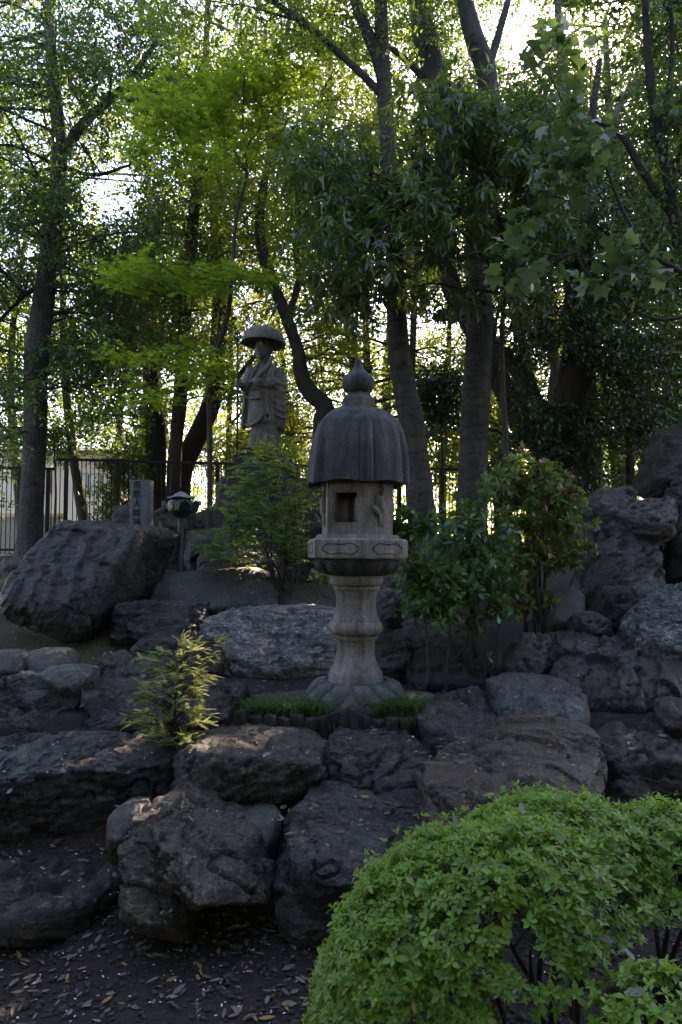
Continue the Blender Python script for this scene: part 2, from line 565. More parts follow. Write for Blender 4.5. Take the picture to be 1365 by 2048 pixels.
M['petal'] = leaf_mat('fallen_petal', (0.55, 0.50, 0.52), (0.75, 0.70, 0.72), 0.2, (0.6, 0.55, 0.55), 0.6, 0.3)
M['flower'] = leaf_mat('pink_flower', (0.5, 0.16, 0.17), (0.65, 0.28, 0.27), 0.3, (0.6, 0.2, 0.2), 0.5, 0.3)


def soil_mat():
    m, nt, b, out = mat_base('dark_soil')
    v = coords(nt)
    n = noise_node(nt, v, 30, 8, 0.75)
    big = noise_node(nt, v, 0.9, 5, 0.6)
    col = ramp(nt, n, [(0.28, (0.016, 0.011, 0.009)), (0.55, (0.044, 0.031, 0.026)), (0.8, (0.080, 0.060, 0.050))])
    mossn = noise_node(nt, v, 1.7, 6, 0.7)
    geo = N(nt, 'ShaderNodeNewGeometry')
    sep = N(nt, 'ShaderNodeSeparateXYZ'); nt.links.new(geo.outputs['Position'], sep.inputs[0])
    zone = mth(nt, 'MULTIPLY', ramp(nt, mth(nt, 'MULTIPLY', sep.outputs[1], 0.1), [(0.46, 0.0), (0.52, 1.0)]), ramp(nt, mth(nt, 'MULTIPLY', sep.outputs[0], -0.25), [(0.18, 0.0), (0.36, 1.0)]))
    mo = mth(nt, 'MULTIPLY', zone, ramp(nt, mossn, [(0.40, 0.0), (0.58, 0.85)]))
    col = mix(nt, mo, col, (0.060, 0.066, 0.016))
    nt.links.new(col, b.inputs['Base Color'])
    b.inputs['Roughness'].default_value = 0.9
    b.inputs['Specular IOR Level'].default_value = 0.25
    nt.links.new(bump(nt, noise_node(nt, v, 90, 4, 0.7), 0.5, 0.01, bump(nt, n, 0.9, 0.03)), b.inputs['Normal'])
    return m


M['soil'] = soil_mat()
M['clod'] = simple_mat('soil_clod', (0.040, 0.029, 0.025), 0.85, 0, 0.6, 18, 0.5)

# ------------------------------------------------------------------ the ground
def build_ground():
    xs = np.unique(np.concatenate([np.linspace(-300, -14, 12), np.linspace(-14, -4, 24), np.linspace(-4, 4, 130), np.linspace(4, 14, 24), np.linspace(14, 300, 12)]))
    ys = np.unique(np.concatenate([np.linspace(-300, -4, 10), np.linspace(-4, 1.5, 20), np.linspace(1.5, 7, 140), np.linspace(7, 14, 40), np.linspace(14, 40, 30), np.linspace(40, 400, 12)]))
    X, Y = np.meshgrid(xs, ys)
    Z = terrain_z(X.ravel(), Y.ravel())
    near = np.exp(-((Y.ravel() - 3.5) / 3.0) ** 2)
    p = np.stack([X.ravel(), Y.ravel(), 0 * Z], 1)
    Z = Z + near * 0.012 * fbm(p * 9, 3) * 2
    V = np.stack([X.ravel(), Y.ravel(), Z], 1)
    nx, ny = len(xs), len(ys)
    i = np.arange(nx * ny).reshape(ny, nx)
    Fc = np.stack([i[:-1, :-1].ravel(), i[:-1, 1:].ravel(), i[1:, 1:].ravel(), i[1:, :-1].ravel()], 1)
    o = link('ground', mesh_from('ground', V, Fc, True), M['soil'])
    tag(o, kind='structure')
    return o


GROUND = build_ground()

# ------------------------------------------------------------------ rocks
ROCKS = []


def hull_bm(bm, pts):
    vs = [bm.verts.new(p) for p in pts]
    r = bmesh.ops.convex_hull(bm, input=vs, use_existing_faces=False)
    junk = [e for e in r['geom_interior'] if isinstance(e, bmesh.types.BMVert)]
    junk += [e for e in r['geom_unused'] if isinstance(e, bmesh.types.BMVert)]
    if junk:
        bmesh.ops.delete(bm, geom=list(set(junk)), context='VERTS')


def remeshed(me, vox, smooth_it=2):
    ob = bpy.data.objects.new('tmp', me)
    COL.objects.link(ob)
    md = ob.modifiers.new('r', 'REMESH'); md.mode = 'VOXEL'; md.voxel_size = vox; md.adaptivity = 0
    if smooth_it:
        s = ob.modifiers.new('s', 'SMOOTH'); s.factor = 0.5; s.iterations = smooth_it
    dg = bpy.context.evaluated_depsgraph_get()
    out = bpy.data.meshes.new_from_object(ob.evaluated_get(dg))
    bpy.data.objects.remove(ob)
    return out


def verts_of(me):
    V = np.zeros(len(me.vertices) * 3, np.float32); me.vertices.foreach_get('co', V)
    Nn = np.zeros(len(me.vertices) * 3, np.float32); me.vertices.foreach_get('normal', Nn)
    return V.reshape(-1, 3).astype(float), Nn.reshape(-1, 3).astype(float)


def rot_mat(seed):
    r = np.random.default_rng(seed)
    q = Quaternion((r.normal(), r.normal() * 0.25, r.normal() * 0.25, r.normal() * 0.6)).normalized()
    return np.array(q.to_matrix())


def rock(name, label, hulls, mat='schist', D=None, lean=0.25, bulge=0.12, thick=None, sink=0.12, vox=None, rough=1.0, strata=1.0, facet=1.0, smooth=1, seed=0, cat='rock', group=None, tilt=0.25, strat_dir=None, grow=1.06):
    """hulls: list of dict/list of points (px,py) or (px,py,D). Each hull's outline gets real depth: the face leans back, a bulge in front, and a body behind."""
    bm = bmesh.new()
    for h in hulls:
        pts = []
        ys = [p[1] for p in h]
        y0, y1 = min(ys), max(ys)
        for p in h:
            d = p[2] if len(p) > 2 else D + lean * (y1 - p[1]) / max(1, y1 - y0)
            pts.append(np.array(P(p[0], p[1], d)))
        pts = np.array(pts)
        c = pts.mean(0)
        pts[:, 0] = c[0] + (pts[:, 0] - c[0]) * grow; pts[:, 2] = c[2] + (pts[:, 2] - c[2]) * (1 + (grow - 1) * .6)
        w = np.ptp(pts[:, 0]); hgt = np.ptp(pts[:, 2])
        th = thick if thick else min(0.9, max(0.3, 0.65 * w))
        back = pts + np.array([0, th, 0]); back[:, 0] = c[0] + (back[:, 0] - c[0]) * 0.85
        back[:, 2] = c[2] + (back[:, 2] - c[2]) * 0.8
        mid = pts + np.array([0, th * 0.45, 0]); mid[:, 0] = c[0] + (mid[:, 0] - c[0]) * 1.04
        fr = c + (pts - c) * 0.55
        fr[:, 1] = pts[:, 1] - bulge
        low = pts[pts[:, 2] < c[2]].copy()
        low[:, 2] -= sink; low[:, 1] += 0.05
        al = np.concatenate([pts, back, mid, fr, low])
        b2 = bmesh.new()
        hull_bm(b2, [tuple(p) for p in al])
        tm = bpy.data.meshes.new('t'); b2.to_mesh(tm); b2.free()
        bm.from_mesh(tm); bpy.data.meshes.remove(tm)
    me0 = bpy.data.meshes.new('r'); bm.to_mesh(me0); bm.free()
    V0, _ = verts_of(me0)
    size = np.ptp(V0, axis=0)
    Dm = V0[:, 1].min()
    if vox is None:
        vox = max(0.0115, min(0.05, 0.0044 * Dm))
    me = remeshed(me0, vox, smooth)
    bpy.data.meshes.remove(me0)
    V, Nn = verts_of(me)
    s = float(max(size.max() * 0.5, 0.12))
    r = np.random.default_rng(seed + 1)
    off = r.uniform(0, 50, 3)
    # broad fracture planes knock the corners off
    ctr = V.mean(0)
    sharp = min(1.0, facet)
    for q in range(int(14 * sharp) + 2):
        nrm = r.normal(0, 1, 3); nrm /= np.linalg.norm(nrm)
        pr = (V - ctr) @ nrm
        lim = pr.max() * r.uniform(.86, .985) if q % 3 else pr.max() * r.uniform(.78, .95)
        ov = np.clip(pr - lim, 0, None)
        V = V - nrm * (ov * (.92 * sharp))[:, None]
    # chipped facets
    nf = 34
    fc = V[r.integers(0, len(V), nf)] + r.normal(0, 0.03, (nf, 3)) * s
    warp = np.stack([fbm(V * 5 / s ** .5 + off + k * 9, 3) for k in range(3)], 1) * 0.05 * s
    d2 = ((V[:, None, :] + warp[:, None, :] - fc[None]) ** 2).sum(2)
    idx = d2.argmin(1)
    fn = r.normal(0, 1, (nf, 3)); fn /= np.linalg.norm(fn, axis=1)[:, None]
    fo = r.uniform(-1, 1, nf)
    disp = facet * (0.024 * s * fo[idx] + 0.15 * ((V - fc[idx]) * fn[idx]).sum(1))
    # layered cleavage: ledges that break off sharply
    R = rot_mat(seed + 5) if strat_dir is None else np.array(Vector(strat_dir).normalized().rotation_difference(Vector((0, 0, 1))).to_matrix())
    L = V @ R.T
    lay = ridged(L * np.array([2.2, 2.2, 12.0]) + off, 4)
    disp += strata * 0.012 * (lay - 0.55)
    mask = np.clip(fbm(V * 2.2 / s + off + 3, 2) * 3 + .45, 0, 1)
    hgt = L[:, 2] * 7.5 + 1.6 * fbm(L * np.array([1.5, 1.5, 2.5]) + off + 5, 3) + off[0]
    hg2 = L[:, 2] * 21 + 2.2 * fbm(L * np.array([2.5, 2.5, 4]) + off + 15, 3) + off[1]
    disp += strata * (0.034 * mask * ((hgt % 1.0) - .5) + 0.013 * (1 - mask * .5) * ((hg2 % 1.0) - .5))
    # lumps, pits and cracks
    disp += rough * (0.035 * s * fbm(V * 1.7 / s + off, 3) + 0.012 * fbm(V * 8 + off, 4) + 0.011 * fbm(V * 24 + off, 3))
    crack = np.clip(1 - np.abs(noise3(L * np.array([1.6, 1.6, 3.4]) + warp * 8 / s + off + 31)) * 22, 0, 1) + np.clip(1 - np.abs(noise3(V * 2.6 + warp * 9 / s + off + 61)) * 26, 0, 1) * .7
    disp -= (0.3 + 0.7 * min(1, rough)) * 0.032 * crack * (1 if facet > 0.3 else 0.0)
    V = V + Nn * disp[:, None]
    base = np.array([V[:, 0].mean(), V[:, 1].mean(), V[:, 2].min()])
    me.vertices.foreach_set('co', (V - base).astype(np.float32).ravel())
    me.update()
    me.polygons.foreach_set('use_smooth', np.ones(len(me.polygons), bool))
    me.materials.clear()
    me.name = name
    o = link(name, me, M[mat], loc=tuple(base))
    tag(o, label, cat, group)
    ROCKS.append(o)
    return o


SMO = dict(rough=0.35, strata=0.05, facet=0.12, smooth=6)
SEMI = dict(rough=0.8, strata=0.45, facet=0.6, smooth=2)

# front row
rock('boulder', 'low dark flat-topped boulder in the bottom left corner above the leaf-strewn soil',
     [[(-120, 1740, 3.45), (-60, 1712, 3.7), (0, 1722, 3.65), (80, 1694, 3.75), (200, 1697, 3.7), (236, 1722, 3.5), (240, 1745, 3.3), (210, 1785, 3.1), (140, 1835, 2.92), (60, 1850, 2.86), (-40, 1862, 2.86), (-120, 1850, 2.9), (225, 1790, 3.2), (140, 1872, 2.98), (40, 1888, 2.93), (-120, 1890, 2.95)],
      [(-120, 1800, 3.2), (120, 1790, 3.2), (120, 1900, 3.12), (-120, 1915, 3.1)]], 'dark', D=3.0, bulge=0.0, thick=0.5, seed=3, strata=1.3, facet=.7, sink=0.03, strat_dir=(0.1, 0.15, 1))
rock('boulder', 'craggy overhanging boulder at the centre of the lowest row with a dark hollow beneath',
     [[(243, 1700), (258, 1642), (345, 1612), (372, 1660), (385, 1760), (378, 1850), (365, 1892), (300, 1893), (245, 1868), (236, 1800)],
      [(300, 1640, 3.2), (345, 1597, 3.4), (390, 1595, 3.4), (450, 1630, 3.3), (498, 1680, 3.15), (540, 1790, 3.0), (538, 1812, 2.98), (470, 1812, 2.84), (380, 1815, 2.8), (330, 1760, 2.85), (350, 1690, 2.95)]],
     'schist', D=2.92, lean=0.3, bulge=0.06, thick=0.45, seed=9, rough=1.0, facet=.7, strata=.8, grow=.98, sink=.02)
rock('boulder', 'broad rounded boulder between the overhanging boulder and the green bush',
     [[(585, 1720, 2.98), (575, 1665, 3.1), (605, 1617, 3.3), (680, 1593, 3.5), (800, 1590, 3.5), (900, 1620, 3.4), (925, 1665, 3.2), (880, 1750, 3.0), (740, 1790, 2.95), (630, 1785, 2.92)],
      [(550, 1740), (600, 1700), (700, 1740), (700, 1860), (600, 1872), (552, 1840)]], 'schist', D=3.0, lean=0.2, bulge=0.06, seed=14, grow=1.02, **SEMI)
rock('cobble', 'smooth oval cobble wedged left of the overhanging boulder', [[(212, 1660), (216, 1635), (245, 1616), (285, 1615), (290, 1640), (262, 1680), (215, 1690)]], 'smooth', D=3.3, lean=.08, bulge=.05, seed=21, thick=.2, **SMO)
rock('cobble', 'smooth brown cobble wedged right of the overhanging boulder', [[(482, 1650), (500, 1628), (540, 1630), (558, 1645), (556, 1680), (535, 1705), (505, 1690)]], 'smooth', D=3.3, lean=.08, bulge=.05, seed=22, thick=.2, **SMO)
# second row
rock('boulder', 'wide slab boulder with pale green stain on its front at the left edge',
     [[(-150, 1500, 4.2), (0, 1490, 4.15), (70, 1482, 4.15), (130, 1466, 4.2), (210, 1468, 4.2), (330, 1494, 4.1), (346, 1512, 4.0), (342, 1525, 3.75), (200, 1532, 3.62), (60, 1548, 3.56), (-150, 1575, 3.5), (-150, 1690, 3.55), (0, 1682, 3.55), (100, 1674, 3.58), (215, 1652, 3.62), (335, 1602, 3.75)]],
     'schist', D=3.6, bulge=0.0, thick=0.35, seed=31, strata=1.3, facet=.5, strat_dir=(0.08, 0.1, 1))
rock('boulder', 'blocky brown boulder with a flat dusty top directly below the left log edging',
     [[(350, 1505, 3.75), (372, 1488, 4.0), (425, 1470, 4.15), (520, 1462, 4.18), (630, 1466, 4.15), (655, 1500, 3.9), (640, 1526, 3.62), (480, 1508, 3.52), (658, 1560, 3.68), (620, 1592, 3.64), (555, 1614, 3.56), (470, 1626, 3.5), (400, 1600, 3.52), (344, 1585, 3.6)]],
     'brown', D=3.5, bulge=0.03, thick=0.3, seed=35, facet=.6, rough=.7, grow=1.0)
rock('boulder', 'dark craggy boulder below the paired centre logs',
     [[(660, 1500, 3.75), (668, 1478, 4.0), (725, 1470, 4.1), (830, 1474, 4.1), (838, 1500, 3.85), (868, 1528, 3.75), (862, 1562, 3.7), (838, 1592, 3.66), (720, 1586, 3.6), (656, 1580, 3.64)]],
     'schist', D=3.6, bulge=0.06, thick=0.3, seed=41, rough=1.0, facet=.7, grow=1.0)
rock('boulder', 'long sloping boulder rising behind the green bush',
     [[(862, 1565, 3.3), (890, 1545, 3.4), (960, 1490, 3.75), (1030, 1460, 3.9), (1130, 1450, 3.95), (1190, 1460, 3.9), (1216, 1502, 3.7), (1222, 1580, 3.5), (1180, 1640, 3.3), (1000, 1660, 3.1), (870, 1660, 3.1)]],
     'brown', D=3.3, bulge=0.08, thick=0.4, seed=47, **SEMI)
rock('boulder', 'dark layered boulder at the right edge above the green bush',
     [[(1215, 1490, 4.0), (1280, 1462, 4.2), (1380, 1466, 4.2), (1480, 1480, 4.1), (1480, 1570, 3.9), (1330, 1584, 3.8), (1225, 1552, 3.8)]], 'dark', D=3.8, bulge=0.05, seed=52, strata=1.4, strat_dir=(.1, .1, 1))
rock('boulder', 'split dark boulder right of the log edging with upright faces',
     [[(850, 1420, 4.25), (905, 1390, 4.5), (972, 1386, 4.5), (1000, 1430, 4.3), (1000, 1472, 4.15), (942, 1508, 4.0), (900, 1520, 3.98), (845, 1490, 4.08)]], 'schist', D=4.0, bulge=0.04, thick=.3, seed=57, facet=1.2, strat_dir=(1, .2, .2))
rock('boulder', 'flat-topped blue grey boulder with chalky streaks on the right',
     [[(990, 1368, 4.35), (1022, 1353, 4.6), (1100, 1356, 4.65), (1150, 1372, 4.6), (1172, 1398, 4.4), (1178, 1450, 4.25), (1080, 1455, 4.15), (1020, 1456, 4.18), (998, 1420, 4.25), (1080, 1392, 4.22)]], 'blue', D=4.2, bulge=0.02, thick=.3, seed=61, rough=.5, strata=.15, facet=.4, smooth=3)
# left group
rock('boulder', 'layered dark boulder at the left edge under the cobbles',
     [[(-120, 1365), (0, 1352), (60, 1356), (102, 1362), (136, 1402), (142, 1458), (72, 1480), (-20, 1492), (-120, 1490)]], 'schist', D=4.3, lean=.3, bulge=0.06, seed=66, strata=1.5, strat_dir=(-.2, .2, 1))
rock('boulder', 'slanting grey boulder behind the feathery sunlit shrub',
     [[(138, 1392, 4.4), (165, 1370, 4.6), (262, 1326, 4.95), (300, 1320, 5.0), (380, 1350, 4.8), (410, 1400, 4.5), (400, 1455, 4.3), (300, 1466, 4.25), (200, 1466, 4.25), (146, 1440, 4.3)]], 'schist', D=4.3, bulge=0.05, seed=71, strat_dir=(.5, .1, .8))
rock('boulder', 'small upright grey boulder left of the log edging', [[(390, 1390), (410, 1368), (445, 1372), (455, 1400), (452, 1448), (430, 1458), (395, 1450)]], 'schist', D=4.25, lean=.15, bulge=.04, thick=.25, seed=74)
rock('cobble', 'rounded cobble cut by the left edge below the moss', [[(-40, 1310), (0, 1303), (30, 1308), (46, 1330), (40, 1350), (-40, 1352)]], 'smooth', D=4.75, lean=.08, bulge=.05, thick=.25, seed=81, **SMO)
rock('cobble', 'broad brownish cobble below the moss, second from the left edge', [[(50, 1345), (55, 1305), (80, 1299), (125, 1302), (144, 1325), (130, 1345), (90, 1352)]], 'smooth', D=4.8, lean=.1, bulge=.05, thick=.25, seed=82, **SMO)
rock('cobble', 'long smooth cobble lying in front of the two cobbles below the moss', [[(80, 1352), (95, 1336), (150, 1333), (182, 1342), (186, 1358), (150, 1386), (115, 1384)]], 'smooth', D=4.5, lean=.08, bulge=.05, thick=.22, seed=83, **SMO)
rock('stone', 'small pointed stone right of the moss strip', [[(190, 1325), (205, 1310), (235, 1308), (254, 1320), (250, 1334), (200, 1338)]], 'schist', D=4.9, lean=.08, bulge=.03, thick=.18, seed=84, rough=.5, facet=.8)
rock('boulder', 'large tilted slab boulder with streaked bluish face at the left',
     [[(0, 1192, 5.75), (8, 1160, 5.85), (62, 1095, 6.15), (122, 1046, 6.5), (200, 1044, 6.55), (276, 1060, 6.3), (250, 1100, 6.05), (226, 1142, 5.9), (192, 1202, 5.75), (140, 1256, 5.6), (112, 1262, 5.6), (50, 1240, 5.65), (2, 1215, 5.7),
       (300, 1068, 6.7), (345, 1078, 7.0), (318, 1150, 6.8), (230, 1240, 6.4)],
      [(112, 1052, 6.35), (125, 1042, 6.5), (250, 1046, 6.7), (340, 1058, 6.9), (354, 1070, 6.9), (330, 1076, 6.7), (270, 1066, 6.35), (180, 1056, 6.32)]],
     'schist', D=5.7, bulge=0.0, thick=0.35, seed=90, strata=1.1, facet=.35, rough=.6, grow=1.0, strat_dir=(.75, .3, -.3))
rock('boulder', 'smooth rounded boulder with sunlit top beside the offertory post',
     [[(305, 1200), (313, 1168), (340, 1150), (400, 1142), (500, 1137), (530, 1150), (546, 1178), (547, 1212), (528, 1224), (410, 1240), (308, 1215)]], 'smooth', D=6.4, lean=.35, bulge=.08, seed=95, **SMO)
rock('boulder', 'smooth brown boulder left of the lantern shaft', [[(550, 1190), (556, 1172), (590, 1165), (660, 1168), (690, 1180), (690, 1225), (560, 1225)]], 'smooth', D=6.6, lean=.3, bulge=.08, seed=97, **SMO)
rock('boulder', 'dark layered block between the slab boulder and the pale boulder',
     [[(222, 1268), (240, 1212), (300, 1207), (395, 1210), (410, 1236), (405, 1280), (300, 1284)]], 'dark', D=5.75, lean=.25, bulge=.04, seed=99, strata=1.5, strat_dir=(0, .1, 1))
rock('boulder', 'big pale boulder with white wavy streaks behind the lantern shaft',
     [[(410, 1268), (414, 1246), (440, 1229), (520, 1220), (620, 1217), (690, 1226), (700, 1330), (640, 1362), (560, 1375), (470, 1352), (438, 1305)]], 'pale', D=5.25, lean=.5, bulge=.08, seed=103, strata=.9, rough=.7, facet=.5, strat_dir=(.35, .1, .9))
rock('boulder', 'low mossy dark boulder behind the feathery shrub', [[(250, 1310), (290, 1283), (340, 1276), (420, 1282), (455, 1310), (450, 1355), (330, 1345)]], 'dark', D=5.2, lean=.2, bulge=.05, seed=107)
rock('stone', 'flat dark stone at the foot of the pale boulder', [[(440, 1395), (450, 1375), (480, 1370), (494, 1382), (485, 1400)]], 'dark', D=4.55, lean=.15, bulge=.02, thick=.2, seed=109)
# right of the lantern
rock('stone', 'knobbly stone right of the lantern shaft', [[(752, 1220), (756, 1188), (785, 1180), (806, 1195), (804, 1235), (770, 1255)]], 'schist', D=5.35, lean=.12, bulge=.05, thick=.25, seed=113, rough=1.3)
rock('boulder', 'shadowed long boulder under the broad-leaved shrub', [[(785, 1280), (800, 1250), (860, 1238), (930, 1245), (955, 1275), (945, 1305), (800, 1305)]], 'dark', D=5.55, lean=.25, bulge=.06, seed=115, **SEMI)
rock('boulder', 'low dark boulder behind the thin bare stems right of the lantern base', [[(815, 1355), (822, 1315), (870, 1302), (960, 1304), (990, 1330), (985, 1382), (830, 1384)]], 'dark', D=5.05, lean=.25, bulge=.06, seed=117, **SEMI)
rock('stone', 'layered flat stone just right of the lantern base', [[(735, 1345), (740, 1298), (790, 1292), (832, 1304), (822, 1335), (790, 1352)]], 'brown', D=5.15, lean=.25, bulge=.03, thick=.35, seed=119, strata=1.6, strat_dir=(0, .1, 1))
rock('boulder', 'flat-topped dark block behind the broad-leaved shrub', [[(828, 1105), (830, 1078), (880, 1074), (1010, 1080), (1012, 1122), (850, 1128)]], 'dark', D=7.0, lean=.3, bulge=.05, sink=.6, seed=121, facet=.5)
rock('stone', 'slanting shadowed stone behind the knobbly stone', [[(752, 1182), (757, 1150), (812, 1146), (840, 1160), (830, 1190), (800, 1225), (775, 1225)]], 'brown', D=6.2, lean=.3, bulge=.04, sink=.5, seed=123)
rock('boulder', 'brownish upright boulder beside the reddish shrub', [[(1022, 1340), (1040, 1282), (1070, 1270), (1100, 1276), (1106, 1315), (1085, 1352), (1030, 1362)]], 'brown', D=4.85, lean=.2, bulge=.05, thick=.3, seed=127)
rock('boulder', 'rounded dark boulder below the reddish shrub', [[(1085, 1225), (1100, 1180), (1140, 1172), (1170, 1190), (1168, 1235), (1130, 1260), (1092, 1255)]], 'smooth', D=5.5, lean=.2, bulge=.07, seed=131, **SMO)
rock('stone', 'round dark stone under the tall right boulder', [[(1148, 1260), (1155, 1232), (1190, 1224), (1222, 1235), (1225, 1262), (1190, 1275)]], 'dark', D=5.2, lean=.12, bulge=.06, thick=.25, seed=133, **SEMI)
rock('boulder', 'massive craggy boulder with green mineral patches on the right',
     [[(1095, 1345, 4.7), (1115, 1280, 5.0), (1180, 1263, 5.2), (1300, 1272, 5.1), (1375, 1310, 4.9), (1420, 1380, 4.8), (1370, 1402, 4.6), (1300, 1442, 4.45), (1240, 1466, 4.4), (1180, 1462, 4.45), (1125, 1420, 4.5)]], 'schist', D=4.5, bulge=.08, thick=.45, seed=137, rough=1.4, facet=1.3)
rock('boulder', 'tall craggy boulder in the right-hand stack with vertical grooves',
     [[(1182, 1075), (1200, 1050), (1245, 1043), (1312, 1062), (1345, 1120), (1348, 1165), (1305, 1205), (1262, 1265), (1205, 1268), (1186, 1190)]], 'schist', D=5.7, lean=.45, bulge=.1, seed=141, rough=1.3, strat_dir=(.8, .1, -.5))
rock('boulder', 'grey boulder at the right edge beside the grooved boulder', [[(1275, 1290), (1300, 1225), (1365, 1175), (1460, 1160), (1480, 1330), (1380, 1345), (1300, 1310)]], 'pale', D=4.85, lean=.4, bulge=.06, seed=143, strata=.6, strat_dir=(.8, 0, -.4), rough=.8)
rock('boulder', 'jutting boulder on top of the grooved boulder, nearest the fence', [[(1175, 1035), (1182, 1000), (1210, 978), (1262, 974), (1282, 982), (1265, 1010), (1240, 1040), (1195, 1045)]], 'brown', D=6.2, lean=.3, bulge=.05, thick=.4, seed=147)
rock('boulder', 'wrinkled brown boulder crowning the grooved boulder', [[(1236, 1045), (1245, 1015), (1310, 1000), (1350, 995), (1362, 1020), (1345, 1055), (1310, 1068), (1255, 1062)]], 'brown', D=6.0, lean=.25, bulge=.07, thick=.4, seed=149, rough=1.2)
rock('boulder', 'dark leaning boulder at the top of the right-hand stack', [[(1275, 985), (1305, 925), (1325, 875), (1355, 848), (1420, 835), (1520, 860), (1520, 1000), (1400, 1010), (1310, 1000)]], 'dark', D=6.9, lean=.5, bulge=.05, thick=.6, seed=151, grow=.93)
rock('boulder', 'upright dark boulder filling the right edge behind the wrinkled one', [[(1340, 1180), (1345, 1010), (1380, 955), (1470, 950), (1480, 1190)]], 'dark', D=6.1, lean=.3, bulge=.06, seed=153)
rock('stone', 'small banded stone at the right edge below the massive craggy boulder', [[(1330, 1450), (1340, 1415), (1375, 1402), (1430, 1410), (1430, 1462), (1350, 1468)]], 'schist', D=4.15, lean=.12, bulge=.04, thick=.25, seed=157, **SEMI)
rock('stone', 'dark stone filling the gap under the layered right-edge boulder', [[(1225, 1600), (1235, 1568), (1290, 1560), (1310, 1600), (1300, 1640), (1230, 1640)]], 'dark', D=3.7, lean=.1, bulge=.03, thick=.25, seed=159, **SEMI)
# around the statue
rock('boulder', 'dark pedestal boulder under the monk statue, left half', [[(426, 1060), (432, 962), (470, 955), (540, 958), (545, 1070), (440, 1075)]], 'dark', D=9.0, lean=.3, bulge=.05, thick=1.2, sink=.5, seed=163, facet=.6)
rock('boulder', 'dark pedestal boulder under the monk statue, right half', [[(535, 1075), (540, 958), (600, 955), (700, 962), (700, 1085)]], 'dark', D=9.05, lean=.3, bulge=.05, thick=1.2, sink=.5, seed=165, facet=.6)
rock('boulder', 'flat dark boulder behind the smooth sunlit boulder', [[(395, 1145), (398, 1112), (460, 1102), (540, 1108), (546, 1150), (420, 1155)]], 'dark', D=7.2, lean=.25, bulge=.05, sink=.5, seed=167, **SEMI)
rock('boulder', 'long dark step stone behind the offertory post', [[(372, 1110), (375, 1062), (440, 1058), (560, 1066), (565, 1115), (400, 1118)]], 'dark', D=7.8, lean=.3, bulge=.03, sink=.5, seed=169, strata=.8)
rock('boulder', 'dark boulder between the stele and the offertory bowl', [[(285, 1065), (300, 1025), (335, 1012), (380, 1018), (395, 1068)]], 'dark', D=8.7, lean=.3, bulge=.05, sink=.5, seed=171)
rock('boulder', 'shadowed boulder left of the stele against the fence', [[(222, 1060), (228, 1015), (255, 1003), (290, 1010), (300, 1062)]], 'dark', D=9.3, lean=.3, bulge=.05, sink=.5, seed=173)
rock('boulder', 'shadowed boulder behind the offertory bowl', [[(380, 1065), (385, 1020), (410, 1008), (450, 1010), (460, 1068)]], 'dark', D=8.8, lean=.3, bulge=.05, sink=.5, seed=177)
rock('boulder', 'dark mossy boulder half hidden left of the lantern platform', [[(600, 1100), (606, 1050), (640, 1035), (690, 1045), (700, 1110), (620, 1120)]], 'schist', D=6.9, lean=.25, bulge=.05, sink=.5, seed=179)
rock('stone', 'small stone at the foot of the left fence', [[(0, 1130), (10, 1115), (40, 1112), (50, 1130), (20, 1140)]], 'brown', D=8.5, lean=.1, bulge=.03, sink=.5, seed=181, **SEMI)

# ------------------------------------------------------------------ stone lantern
def stone_noise(o, amp=0.004, sc=14.0, seed=0):
    me = o.data
    V, Nn = verts_of(me)
    V = V + Nn * (amp * fbm(V * sc + seed, 3) * 2)[:, None]
    me.vertices.foreach_set('co', V.astype(np.float32).ravel()); me.update()


